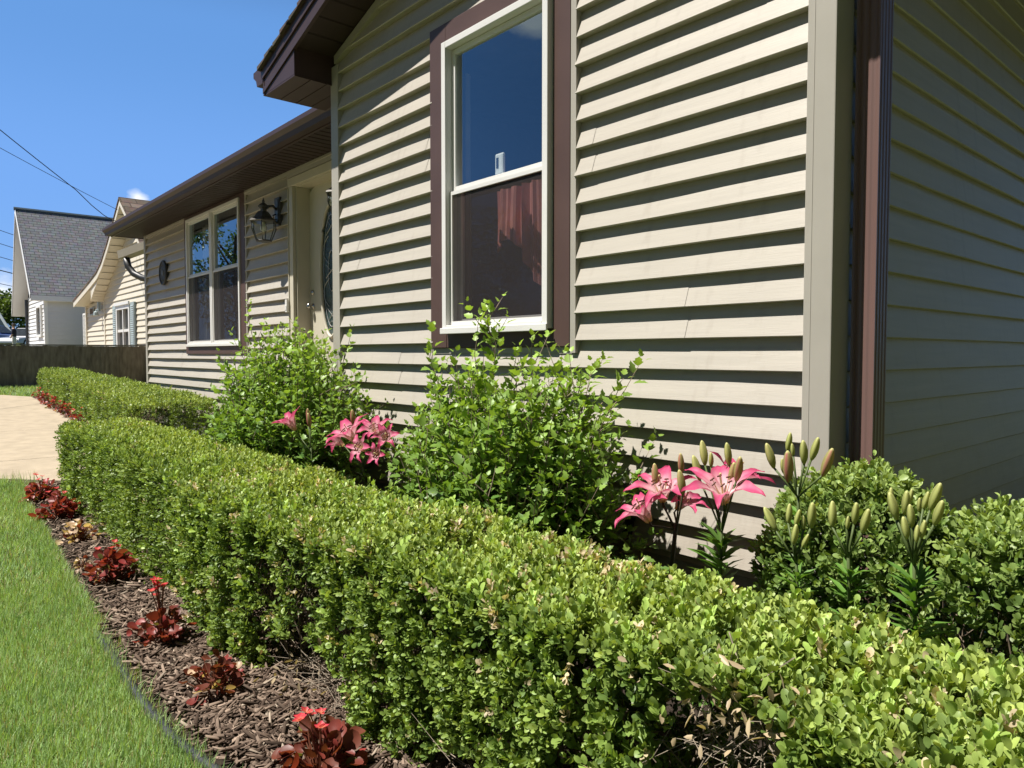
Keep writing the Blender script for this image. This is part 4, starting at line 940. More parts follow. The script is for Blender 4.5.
budstalk(796, 552, -.66, 'short lily stalk with green buds below the tall pink-budded one',
         [(776, 532, -.02, (-.35, 0, 1), .082, 0), (788, 524, .02, (-.05, 0, 1), .062, 0), (795, 527, -.02, (.05, 0, 1), .05, 0), (804, 530, .0, (.02, 0, 1), .045, 0), (811, 529, 0, (.2, 0, 1), .08, 0), (793, 545, -.04, (-.02, 0, 1), .062, 0), (802, 548, -.03, (.35, 0, 1), .05, .0)], 80, .085)
budstalk(848, 546, -.62, 'lily stalk with four green buds in front of the middle of the boxwood bush',
         [(832, 528, 0, (-.1, 0, 1), .075, 0), (847, 530, -.03, (0, 0, 1), .042, 0), (854, 525, .03, (.03, 0, 1), .065, 0), (862, 534, -.02, (.1, 0, 1), .078, .02)], 85, .095)
budstalk(914, 552, -.70, 'leafy lily stalk crowded with ten green buds, rightmost of the lilies',
         [(890, 507, .03, (-.12, 0, 1), .055, 0), (897, 521, 0, (-.1, 0, 1), .072, 0), (905, 516, .02, (0, 0, 1), .066, 0), (909, 504, .05, (0, 0, 1), .042, 0), (919, 513, .05, (.05, 0, 1), .045, 0), (923, 510, .02, (.08, 0, 1), .05, 0), (930, 511, .02, (.18, 0, 1), .075, .02), (934, 526, -.01, (.2, 0, 1), .075, .02), (912, 528, -.04, (0, 0, 1), .06, 0), (907, 540, -.06, (-.08, 0, 1), .062, 0), (921, 539, -.05, (.06, 0, 1), .05, .0), (916, 543, -.07, (0, 0, 1), .045, 0)], 110, .11)
# the pink lilies farther left between the shrubs
cA = sight(296, 431, -.74)
lily((cA[0]+.10, cA[1]+.05, 0), sight(311, 448, -.72), 'pink lily with one open flower and an upright red bud before the farther shrub', [(cA, (-.25, -.5, .9), .23, .75, .25)],
     [(sight(310, 428, -.72), (.02, 0, 1), .09, 1), (sight(308, 420, -.70), (-.02, 0, 1), .07, 1)], 20, .08, .4)
cB = sight(356, 443, -.74)
lily((cB[0]+.05, cB[1]+.06, 0), sight(362, 462, -.72), 'cluster of pink lily flowers between the two leafy shrubs',
     [(cB, (-.15, -.5, .85), .27, 1.0, .3), (sight(366, 450, -.78), (.1, -.8, .35), .17), (sight(377, 437, -.70), (.3, -.4, .8), .20), (sight(344, 446, -.72), (-.7, -.4, .5), .16), (sight(386, 441, -.72), (.6, -.4, .6), .15), (sight(381, 455, -.76), (.3, -.7, .2), .13)],
     [(sight(353, 425, -.70), (0, 0, 1), .085, 1)], 16, .08, .4)

# ================================================================== LAWN EDGE, MULCH, GRASS, BEGONIAS
ex, ey = np.array([p[0] for p in EDGE]), np.array([p[1] for p in EDGE])
b = MB()
pts = [(x, float(np.interp(x, ex, ey))-.012, .012-.06*min(1, max(0, (-2.1-x)/.8))) for x in np.linspace(-6.5, 1.35, 70)]
b.tube(pts, .017, 8)
b.prism([(x, y, 0) for x, y in []] or [(pts[0][0], pts[0][1]-.003, -.05), (pts[0][0], pts[0][1]+.003, -.05), (pts[0][0], pts[0][1]+.003, .0), (pts[0][0], pts[0][1]-.003, .0)], (.01, 0, 0))
tag(b.build('lawn_edging', MT['plastic_edge'], smooth=True), 'grey plastic edging tube curving between the lawn and the mulch bed', 'edging')
CHIP = (np.array([(-.5, .05, -.045), (.42, 0, -.03), (.30, 1.03, -.05), (-.46, .90, -.03), (-.40, .10, .05), (.40, .05, .03), (.14, .97, .05), (-.34, .80, .035)]),
        [(3, 2, 1, 0), (4, 5, 6, 7), (0, 1, 5, 4), (1, 2, 6, 5), (2, 3, 7, 6), (3, 0, 4, 7)])
n = 42000
X = np.concatenate([RNG.uniform(-6.5, 1.3, n//3), RNG.uniform(-2.6, -.2, 2*n//3)]); n = len(X)
ye = np.interp(X, ex, ey); Y = ye+.045+RNG.random(n)**.9*(.60)
a = RNG.uniform(0, 2*PI, n); L_ = RNG.gamma(2.2, .014, n)+.010; L_ = np.minimum(L_, .03+.045*RNG.random(n))
D = np.stack([np.cos(a), np.sin(a), RNG.normal(0, .28, n)], 1); Nn = np.stack([RNG.normal(0, .55, n), RNG.normal(0, .55, n), np.ones(n)], 1)
P = np.stack([X, Y, .008+.026*RNG.random(n)], 1)
tone = RNG.random((n, 1))**1.3; C = np.array([.058, .038, .027])*(1-tone)+np.array([.27, .20, .15])*tone
pale = (RNG.random(n) < .035)[:, None]; C = np.where(pale, np.array([.36, .29, .22]), C)*RNG.uniform(.6, 1.25, (n, 1))
tag(leaves('bark_mulch', CHIP, P, D, Nn, L_, C, MT['mulchchip'], None, W=np.minimum(RNG.uniform(.10, .6, n), .013/L_), smooth=False), kind='stuff')
for nm, f in (('mulch_under_far_hedge', 0),):
    n = 2600; X = RNG.uniform(-16.8, -8.6, n); Y = yf2(X)-RNG.random(n)*.14; a = RNG.uniform(0, 2*PI, n)
    tag(leaves('bark_mulch', CHIP, np.stack([X, Y, gz(X)+.02+.02*RNG.random(n)], 1), np.stack([np.cos(a), np.sin(a), 0*a], 1), np.tile(UPV, (n, 1))+RNG.normal(0, .3, (n, 3)), .05+.03*RNG.random(n), np.array([.09, .065, .055])*RNG.uniform(.5, 1.6, (n, 1)), MT['mulchchip'], None, W=.4*np.ones(n), smooth=False), kind='stuff')
def inpath(X, Y):
    pp = np.array(pathpoly); c = np.zeros(len(X), bool); j = len(pp)-1
    for i in range(len(pp)):
        c ^= ((pp[i, 1] > Y) != (pp[j, 1] > Y)) & (X < (pp[j, 0]-pp[i, 0])*(Y-pp[i, 1])/(pp[j, 1]-pp[i, 1]+1e-12)+pp[i, 0]); j = i
    return c
def grass(X, Y, hmin, hmax, wd, zoff=0):
    n = len(X); a = RNG.uniform(0, 2*PI, n); h = hmin+(hmax-hmin)*RNG.random(n)**1.3
    lean = RNG.normal(0, .55, n); D = np.stack([np.cos(a)*lean, np.sin(a)*lean, np.ones(n)], 1); Nn = np.stack([np.cos(a), np.sin(a), 0*a], 1)
    P = np.stack([X, Y, gz(X)-.004+zoff], 1)
    t = np.clip(.5+.5*wav(P, 3.3)+RNG.normal(0, .25, n), 0, 1)[:, None]
    C = np.array([.24, .385, .14])*(1-t)+np.array([.39, .53, .22])*t
    dry = (RNG.random(n) < .11)[:, None]; C = np.where(dry, np.array([.36, .32, .16]), C)*RNG.uniform(.75, 1.2, (n, 1))
    return P, D, Nn, h, C, wd/h
def grass_obj(name, parts):
    A = [np.concatenate(z) for z in zip(*parts)]
    return tag(leaves(name, BLADE, *A[:5], MT['grass'], None, W=A[5]), kind='stuff')
parts = []
def strip(n, x0, x1, w0, w1):
    X = RNG.uniform(x0, x1, n); ye = np.interp(X, ex, ey)-.02; Y = ye-w0-RNG.random(n)*(w1-w0); return X, Y
X, Y = strip(60000, -3.2, -.6, 0, .75); k = (X < -2.4) | (Y < np.interp(X, ex, ey)-.038); parts.append(grass(X[k], Y[k], .028, .062, .0032))
X, Y = strip(2200, -3.2, -.2, -.012, .03); parts.append(grass(X, Y, .03, .085, .003))
X, Y = strip(34000, -6.9, -3.0, 0, 1.3); k = ~inpath(X, Y); parts.append(grass(X[k], Y[k], .03, .065, .0048))
X, Y = strip(16000, -3.2, 1.2, .7, 1.8); parts.append(grass(X, Y, .03, .06, .006))
X, Y = strip(9000, -6.5, -2.3, -.05, .05); parts.append(grass(X, Y, .03, .075, .0045))
X, Y = strip(1500, -6.5, -1, -.05, .02); parts.append(grass(X, Y, .03, .10, .003))
X = RNG.uniform(-21.4, -16.4, 16000); Y = RNG.uniform(-4, 2.2, 16000); k = ~inpath(X, Y) & ((X < -17.15) | (Y < -.3)); parts.append(grass(X[k], Y[k], .05, .11, .016))
X = RNG.uniform(-6.95, -6.5, 420); Y = -1.45-(-6.5-X)*1.1-RNG.random(420)*.25; parts.append(grass(X, Y, .07, .17, .0045))
X, Y = strip(5200, -6.5, -.6, .0, 1.2); pt = wav(np.stack([X, Y, 0*X], 1), 7, 2) > .18; g_ = grass(X[pt], Y[pt], .05, .085, .0042); parts.append(g_)
grass_obj('grass', parts)

def begonia(x, y, s, label, nleaf=16, nfl=3, tone=0., pale=0, group='bronze-leaf begonias edging the bed', z=0., tall=0):
    nleaf = int(nleaf*1.9); nfl = nfl*2
    T = thing('begonia', (x, y, z), label, 'begonia', group)
    a = np.arange(nleaf)*2.4+RNG.normal(0, .3, nleaf); q = np.sqrt((np.arange(nleaf)+.5)/nleaf)
    a = a+RNG.normal(0, .5, nleaf); q = np.clip(q+RNG.normal(0, .18, nleaf), .05, 1.25)
    P = np.stack([x+s*.40*q*np.cos(a)+RNG.normal(0, .05*s, nleaf), y+s*.40*q*np.sin(a)+RNG.normal(0, .05*s, nleaf), z+s*(.12+.74*RNG.random(nleaf)*(1-.45*q))], 1)
    P[:, 2] = np.maximum(P[:, 2], z+.02)
    D = np.stack([np.cos(a)*(.3+q), np.sin(a)*(.3+q), .6-.5*q+RNG.normal(0, .45, nleaf)], 1)+RNG.normal(0, .3, (nleaf, 3)); Nn = np.stack([-np.cos(a)*.3, -np.sin(a)*.3, np.ones(nleaf)], 1)+RNG.normal(0, .55, (nleaf, 3))
    br = np.array([.15, .045, .028]); rd = np.array([.30, .045, .042]); gr = np.array([.13, .12, .03]); pl = np.array([.55, .40, .26])
    t = np.clip(RNG.normal(tone, .3, nleaf), 0, 1)[:, None]; C = br*(1-t)+rd*t; gm = (RNG.random(nleaf) < .06)[:, None]; C = np.where(gm, gr, C)
    if pale: pm = (RNG.random(nleaf) < pale)[:, None]; C = np.where(pm, pl*RNG.uniform(.7, 1.3, (nleaf, 1)), C)
    leaves('leaves', ROUND, P, D, Nn, s*.185*RNG.uniform(.5, 1.4, nleaf), C*RNG.uniform(.8, 1.25, (nleaf, 1)), MT['leaf'], T, W=.85+.3*RNG.random(nleaf))
    b = MB()
    for p in P: b.tube([(x+RNG.normal(0, .008), y+RNG.normal(0, .008), z), tuple(p)], .0032, 4, .002, cap=False)
    b.build('stems', MT['stem'], T, tint=(.19, .07, .04))
    for i in range(nfl):
        aa = RNG.uniform(0, 6.28); kx = .14 if tall else .36; c = np.array([x+s*kx*math.cos(aa)*RNG.random(), y-s*.06+s*kx*math.sin(aa)*RNG.random(), z+s*(.78+.16*RNG.random())+tall*s*(.4+.5*RNG.random())])
        b2 = MB(); b2.tube([(x, y, z+s*.3), tuple((c+np.array([x, y, z+s*.6]))/2), tuple(c)], .0022, 4, cap=False); b2.build('flower_stalk', MT['stem'], T, tint=(.22, .07, .05))
        V, F, Cc = [], [], []
        for k in range(5):
            ang = k*1.257; d = np.array([math.cos(ang), math.sin(ang), .5+RNG.normal(0, .3)]); d = unit(d); sd_ = unit(np.cross(d, UPV)); o = len(V); r_ = s*RNG.uniform(.07, .12)
            V += [c, c+d*r_*.55+sd_*r_*.42+UPV*.002, c+d*r_*1.05, c+d*r_*.55-sd_*r_*.42+UPV*.002]; F.append((o, o+1, o+2, o+3)); Cc += [np.array([.65, .25, .12]), np.array([.62, .02, .05]), np.array([.62, .02, .07]), np.array([.62, .02, .05])]
        f_ = tinted('flower', V, F, Cc, MT['petal'], T, False)
    return T
begonia(-.66, -1.605, 0.215, 'large bronze begonia with pink blooms at the bottom edge of the picture, nearest the camera', 59, 3, .15)
begonia(-1.37, -1.655, 0.183, 'bronze begonia with round brown leaves and a pale leaf, second nearest the camera', 40, 0, .05, .1)
begonia(-1.95, -1.67, 0.207, 'begonia with one tall stem of scarlet blooms above bronze leaves', 37, 5, .35, 0, tall=.55)
begonia(-3.02, -1.62, 0.220, 'compact dark red begonia beside a shrivelled one, midway along the bed', 54, 2, .6, .05)
begonia(-4.02, -1.60, 0.195, 'withered begonia with large pale cream and tan leaves', 29, 0, .1, .7)
begonia(-4.85, -1.58, 0.244, 'dark red begonia just past the withered pale one', 54, 2, .75)
begonia(-5.65, -1.57, 0.244, 'dark red begonia at the far corner of the near bed by the path', 54, 2, .75, .06)
begonia(-3.35, -1.70, 0.098, 'small shrivelled tan begonia lying at the lawn edge', 17, 0, .1, .8)
ORD = ('first', 'second', 'third', 'fourth', 'fifth', 'sixth', 'seventh')
for i, x in enumerate((-11.2, -12.1, -13.0, -13.8, -14.6, -15.3, -16.1)):
    yy = float(yf2(np.array([x]))[0])-.10
    begonia(x, yy, .27, 'red-leaf begonia, '+ORD[6-i]+' from the fence end of the row along the path', 14, 2, .7, .05, 'red begonias along the path', z=g1(x)+.01)

# ================================================================== FENCE AND NEIGHBOURS
FX = -20.5
F_ = thing('board_fence', (FX, 0, g1(FX)), 'dark weathered board fence crossing behind the concrete path and far hedge', 'fence')
b = MB(); y = -5.0
while y < 2.9:
    w_ = .19; b.box(FX-.012+random.uniform(-.004, .004), FX+.012+random.uniform(-.004, .004), y, y+w_+.002, g1(FX)-.02, 1.405+random.uniform(-.006, .006)); y += w_
b.build('boards', MT['wall_conc'], F_)
b = MB(); b.box(FX-.05, FX+.045, -5, 2.95, 1.413, 1.445); b.build('cap_rail', mat('sun_bleached_rail', (.17, .15, .125), .9, .2, var=.2), F_)
for yy in (-4.2, -1.8, .6, 2.85):
    b = MB(); b.box(FX-.11, FX-.014, yy-.05, yy+.05, g1(FX)-.05, 1.412); b.build('post', MT['wall_conc'], F_)

# cream house with swooping roof
CH = thing('cream_house', (-23, 6, .4), 'cream sided house with a steep swooping gable behind the fence', 'house')
YF = 3.0; TL = [(-21.5, 5.62), (-22.4, 4.98), (-23.1, 4.52), (-23.9, 4.06), (-24.6, 3.80), (-25.6, 3.60), (-28.4, 3.10)]
TR = [(-21.5, 5.62), (-20.6, 4.98), (-19.9, 4.52), (-19.3, 4.06)]
def chz(x, T=TL):
    xs_ = [p[0] for p in T]; zs_ = [p[1] for p in T]
    return float(np.interp(x, xs_[::-1], zs_[::-1])) if xs_[0] > xs_[-1] else float(np.interp(x, xs_, zs_))
b = MB()
for T in (TL, TR):
    for (xa, za), (xb, zb) in zip(T[:-1], T[1:]): b.prism([(xa, 2.58, za), (xb, 2.58, zb), (xb, 2.58, zb-.06), (xa, 2.58, za-.06)], (0, 9, 0))
b.build('roof', MT['shingle_tan'], CH)
b = MB()
for T in (TL, TR):
    for (xa, za), (xb, zb) in zip(T[:-1], T[1:]): b.prism([(xa, 2.60, za-.061), (xb, 2.60, zb-.061), (xb, 2.60, zb-.24), (xa, 2.60, za-.24)], (0, .03, 0))
b.build('rake_board', MT['creamtrim'], CH)
b = MB()
SF = [(-21.5, 5.36), (-22.6, 4.60), (-23.8, 3.90), (-25.2, 3.22), (-25.75, 2.92)]
for (xa, za), (xb, zb) in zip(SF[:-1], SF[1:]):
    n = 4
    for i in range(n):
        p, q = xa+(xb-xa)*i/n, xa+(xb-xa)*(i+1)/n-.012; zp, zq = za+(zb-za)*i/n, za+(zb-za)*(i+.92)/n
        b.quad((p, 2.63, zp), (q, 2.63, zq), (q, 3.02, zq), (p, 3.02, zp))
for (xa, za), (xb, zb) in zip(TR[:-1], TR[1:]): b.quad((xa, 2.63, za-.25), (xb, 2.63, zb-.25), (xb, 3.02, zb-.25), (xa, 3.02, za-.25))
b.quad((-25.6, 2.63, 3.34), (-28.3, 2.63, 2.88), (-28.3, 4.2, 2.88), (-25.6, 4.2, 3.34))
b.quad((-25.75, 2.63, 2.92), (-25.6, 2.63, 3.36), (-25.6, 3.02, 3.36), (-25.75, 3.02, 2.92)); b.quad((-25.75, 3.0, 2.9), (-24.6, 3.0, 2.9), (-24.6, 3.0, 3.6), (-25.75, 3.0, 3.4)); b.prism([(-25.2, 2.64, 3.22), (-25.75, 2.64, 2.92), (-25.75, 2.64, 3.40), (-24.6, 2.64, 3.60), (-24.0, 2.64, 3.82)], (0, .02, 0))
b.build('soffit', MT['creamtrim'], CH)
tpc = [.3+.17*k for k in range(34)]
def chlim(z):
    lo = -25.42
    for x in np.linspace(-25.42, -21.5, 60):
        if float(np.interp(x, [p[0] for p in SF][::-1], [p[1] for p in SF][::-1])) >= z-.02: lo = x; break
    else: lo = -21.5
    hi = -19.4 if z < 4.0 else -21.5+(5.4-z)*1.2
    return (lo, hi)
siding('wall', (0, YF, 0), (1, 0, 0), (0, -1, 0), -25.42, -19.4, .3, 5.3, lim=chlim, parent=CH, m=MT['creamsiding'], e=.17, proj=.03, tp=tpc, seg=2, holes=[(-23.6, -22.0, .9, 2.66)])
siding('wall', (0, YF+.02, 0), (1, 0, 0), (0, -1, 0), -28.3, -25.43, .3, 2.95, parent=CH, m=MT['creamsiding'], e=.17, proj=.03, tp=tpc, seg=2)
b = MB(); b.box(-25.47, -25.36, YF-.045, YF+.02, .3, 2.95); b.build('corner_board', MT['creamtrim'], CH)
b = MB(); b.box(-28.36, -28.26, YF-.045, YF+.1, .3, 2.95); b.build('corner_board', MT['creamtrim'], CH)
b = MB(); b.box(-28.3, -19.5, YF+.06, 11, .2, 3.6); b.build('house_body', MT['creamsiding'], CH)
wn = MB(); sash(wn, -23.6, -22.0, .9, 2.66, YF-.10, YF+.04, .12); wn.box(-22.84, -22.76, YF-.09, YF+.03, 1.02, 2.54); wn.box(-23.48, -22.12, YF-.08, YF+.03, 1.86, 1.94)
wn.box(-23.68, -21.92, YF-.14, YF-.10, 2.66, 2.74)
W_ = wn.build('window', MT['white'], CH); b = MB(); b.box(-23.5, -22.1, YF-.02, YF-.01, 1.0, 2.56); b.build('pane', MT['darkglass'], W_)
for xa, xb in ((-24.06, -23.66), (-21.94, -21.5)):
    b = MB(); b.box(xa, xb, YF-.09, YF-.034, .95, 2.70)
    k = 1.0
    while k < 2.62: b.add([(xa+.05, YF-.092, k), (xb-.05, YF-.092, k), (xb-.05, YF-.105, k+.015), (xa+.05, YF-.105, k+.015), (xb-.05, YF-.092, k+.05), (xa+.05, YF-.092, k+.05)], [(0, 1, 2, 3), (3, 2, 4, 5)]); k += .06
    b.build('shutter', MT['shutter'], CH)
b = MB(); b.box(-26.02, -25.86, YF-.12, YF-.05, 2.62, 2.92); b.tube([(-25.94, YF-.08, 2.7), (-25.94, YF-.16, 2.66), (-25.94, YF-.18, 2.6)], .03, 6); b.lathe([(.0, 0), (.08, .02), (.07, .12), (.03, .16)], (-25.94, YF-.18, 2.46), 10)
tag(b.build('flood_lamp', MT['shutter']), 'small grey wall lamp by the corner board of the cream house', 'wall lamp')
b = MB(); b.box(-27.5, -26.95, YF-.06, YF-.036, 2.55, 2.80); SG = tag(b.build('house_sign', MT['shutter']), 'small two-panel house number board on the cream siding', 'sign')
b = MB(); b.box(-27.46, -27.25, YF-.068, YF-.061, 2.585, 2.765); b.build('panel', MT['wood'], SG)
b = MB(); b.box(-27.2, -26.99, YF-.068, YF-.061, 2.585, 2.765); b.build('panel', MT['wood'], SG)
# lattice screen beside it
L_T = thing('lattice_screen', (-29.4, 3.3, .5), 'white diagonal lattice screen beside the cream house', 'lattice')
b = MB(); x0, x1, z0, z1 = -30.6, -28.4, .6, 2.75; sash(b, x0, x1, z0, z1, 3.28, 3.32, .07)
st_ = .155
for k in range(-20, 40):
    for sgn, yy in ((1, 3.292), (-1, 3.304)):
        xa = x0+k*st_; p0, p1 = (xa, z0), (xa+sgn*(z1-z0), z1)
        pts = [(xa+sgn*(z-z0), z) for z in np.linspace(z0, z1, 40)]; ins = [p for p in pts if x0 < p[0] < x1]
        if len(ins) > 2:
            (a0, c0), (a1, c1) = ins[0], ins[-1]; b.prism([(a0-.03, yy, c0), (a0+.03, yy, c0), (a1+.03, yy, c1), (a1-.03, yy, c1)], (0, .01, 0))
b.build('lattice', MT['wsiding'], L_T); b = MB(); b.box(-31.2, -28.4, 3.6, 3.66, .5, 3.1); b.build('backing_panel', MT['wgrey'], L_T)

# white house with the big grey roof
WH = thing('white_house', (-36, 6, .7), 'white sided house with a tall grey shingle roof, farther left behind the fence', 'house')
tpw = [.5+.16*k for k in range(24)]
siding('wall', (0, 2.4, 0), (1, 0, 0), (0, -1, 0), -37.4, -32.75, .5, 3.7, parent=WH, m=MT['wsiding'], e=.16, proj=.03, tp=tpw, seg=3, holes=[(-34.6, -33.5, 1.9, 3.2)])
siding('wall', (-32.75, 0, 0), (0, 1, 0), (1, 0, 0), 2.4, 12, .5, 3.55, parent=WH, m=MT['wgrey'], e=.16, proj=.012, tp=tpw, seg=3)  # wall's shade put into the colour: greyer than the front siding
b = MB(); b.prism([(-32.8, 2.44, .5), (-32.8, 2.44, 3.5), (-36, 2.44, 7.0), (-37.4, 2.44, 3.6), (-37.4, 2.44, .5)], (0, 9.5, 0)); b.build('house_body', MT['wsiding'], WH)
b = MB(); b.box(-32.84, -32.70, 2.33, 2.45, .5, 3.6); b.build('corner_board', MT['wsiding'], WH)
wn = MB(); sash(wn, -34.62, -33.48, 1.9, 3.2, 2.30, 2.42, .1); W_ = wn.build('window', MT['wsiding'], WH); b = MB(); b.box(-34.5, -33.6, 2.37, 2.38, 2.0, 3.1); b.box(-34.5, -33.6, 2.355, 2.368, 2.52, 2.58); b.build('pane', MT['darkglass'], W_)
b = MB(); b.prism([(-32.45, 1.85, 3.52), (-36, 1.85, 7.36), (-36, 1.85, 7.22), (-32.45, 1.85, 3.38)], (0, 10.5, 0)); b.prism([(-36, 1.85, 7.36), (-37.9, 1.85, 3.05), (-37.9, 1.85, 2.92), (-36, 1.85, 7.22)], (0, 10.5, 0))
b.build('roof', MT['shingle_grey'], WH)
b = MB(); b.tube([(-36, 1.8, 7.38), (-36, 12.4, 7.38)], .08, 6); b.build('ridge_cap', MT['slate'], WH)
b = MB(); b.prism([(-32.43, 1.83, 3.54), (-36, 1.83, 7.40), (-36, 1.83, 7.20), (-32.43, 1.83, 3.34)], (0, .018, 0)); b.prism([(-36, 1.83, 7.40), (-37.92, 1.83, 3.07), (-37.92, 1.83, 2.87), (-36, 1.83, 7.20)], (0, .018, 0)); b.build('rake_board', MT['wsiding'], WH)
b = MB(); b.box(-32.47, -32.42, 1.86, 12.3, 3.30, 3.50); b.box(-32.75, -32.47, 1.86, 12.3, 3.30, 3.33); b.build('eave_board', MT['wsiding'], WH)
b = MB(); b.quad((-36, 1.86, 7.17), (-37.9, 1.86, 2.88), (-37.9, 2.42, 2.88), (-36, 2.42, 7.17)); b.build('soffit', MT['wsiding'], WH)

b = MB(); b.tube([(-37.15, 2.30, .7), (-37.15, 2.30, 3.6)], .06, 6); b.build('downspout', MT['black'], WH)
# dark blue house at the frame's edge
BH = thing('blue_house', (-70, 3, 2), 'dark blue gabled house cut by the left edge of the picture', 'house')
def fpt(px, z, depth=60):
    x, y = CAM.x+depth*(vh.x+RT.x*(px-512)/718.5), CAM.y+depth*(vh.y+RT.y*(px-512)/718.5); return (x, y, z)
bk = tuple(vh*8-RT*6.4)
b = MB(); b.prism([fpt(11, 1.6), fpt(11, 3.1), fpt(-22, 7.6), fpt(-56, 3.1), fpt(-56, 1.6)], bk); b.build('wall', MT['slate'], BH)
b = MB(); b.prism([fpt(13.5, 2.9, 59.6), fpt(-22, 7.85, 59.6), fpt(-22, 7.5, 59.6), fpt(12, 2.7, 59.6)], tuple(vh*.06)); b.build('rake_board', MT['wsiding'], BH)
b = MB(); b.prism([fpt(13.5, 3.0, 59.7), fpt(-22, 7.95, 59.7), fpt(-22, 7.86, 59.7), fpt(13.5, 2.92, 59.7)], tuple(vh*8.5-RT*6.8)); b.prism([fpt(-57.5, 3.0, 59.7), fpt(-22, 7.95, 59.7), fpt(-22, 7.86, 59.7), fpt(-57.5, 2.92, 59.7)], tuple(vh*8.5-RT*6.8)); b.build('roof', MT['shingle_grey'], BH)

# lower side gutter with black elbow at the end of our house
b = MB(); b.prism([(-12.3, .50, 2.80), (-12.3, .62, 2.78), (-12.3, .62, 2.90), (-12.3, .48, 2.92)], (.9, .35, .16)); G_ = b.build('side_gutter', MT['trim'], HOUSE)
b = MB(); b.tube([(-12.2, .60, 2.80), (-12.18, .62, 2.66), (-12.08, .68, 2.54), (-11.9, .76, 2.46), (-11.6, .88, 2.40), (-11.3, .95, 2.38)], .055, 10); b.build('gutter_elbow', MT['black'], G_, smooth=True)

# cars, person
def car(name, loc, rz, paint, label, L=4.6, Wd=1.8, H=1.5, suv=False):
    T = thing(name, loc, label, 'car'); g = loc[2]; R_ = Matrix.Rotation(rz, 3, 'Z')
    def tf(mb):
        mb.v = [tuple(R_ @ Vector(v)+Vector(loc)) for v in mb.v]; return mb
    hl = L/2; bt = H*.56
    prof = [(-hl, .35), (-hl, bt*.82), (-hl+.12, bt), (hl*.42, bt*1.0), (hl-.15, bt*.86), (hl, bt*.62), (hl, .32)]
    b = MB(); b.prism([(x, -Wd/2, z) for x, z in prof], (0, Wd, 0)); tf(b).build('body', paint, T, bevel=.06)
    r0, r1 = (-hl+.10, hl*.05) if suv else (-hl*.62, hl*.08)
    cab = [(r0, bt-.02), (r0+.18, H), (r1-.1, H), (r1+.75, bt-.02)]
    b = MB(); b.prism([(x, -Wd/2+.12, z) for x, z in cab], (0, Wd-.24, 0)); tf(b).build('roof', paint, T, bevel=.08)
    gl_ = [(r0+.16, bt+.05), (r0+.26, H-.10), (r1-.12, H-.10), (r1+.52, bt+.05)]
    b = MB(); b.prism([(x, -Wd/2+.11, z) for x, z in gl_], (0, Wd-.22, 0)); b.prism([(r1+.62, -Wd/2+.25, bt+.09), (r1+.0, -Wd/2+.25, H-.06), (r1+.0, Wd/2-.25, H-.06), (r1+.62, Wd/2-.25, bt+.09)], (.03, 0, .03)); tf(b).build('windows', MT['darkglass'], T)
    for sx in (-1, 1):
        for sy in (-1, 1):
            b = MB(); b.lathe([(.20, -.11), (.31, -.11), (.33, -.08), (.33, .08), (.31, .11), (.20, .11)], (sx*hl*.62, sy*(Wd/2-.1), .33), 18, 'y'); w_ = tf(b).build('wheel', MT['rubber'], T)
            b = MB(); b.lathe([(0, -.115), (.19, -.112), (.2, -.09), (.2, .09), (.19, .112), (0, .115)], (sx*hl*.62, sy*(Wd/2-.1), .33), 14, 'y'); tf(b).build('rim', MT['metal'], w_)
    for sy in (-1, 1):
        b = MB(); b.box(hl-.08, hl+.012, sy*Wd*.36-.16, sy*Wd*.36+.16, bt*.62, bt*.78); tf(b).build('headlight', MT['bulb'], T)
        b = MB(); b.box(-hl-.012, -hl+.06, sy*Wd*.40-.12, sy*Wd*.40+.12, bt*.58, bt*.88); tf(b).build('tail_light', MT['curtain_red'], T)
    return T
def far(px, depth, z=None):
    x, y = CAM.x+depth*(vh.x+RT.x*(px-512)/718.5), CAM.y+depth*(vh.y+RT.y*(px-512)/718.5); return (x, y, g1(x) if z is None else z)
car('parked_car', far(-2, 53), rad(49), MT['carblue'], 'blue car parked beyond the fence at the left edge of the picture', 4.6, 1.8, 1.5, True)
car('parked_car', far(29, 50), rad(-44), MT['carsilver'], 'silver car nosing out beside the white house behind the fence', 4.2, 1.75, 1.42)
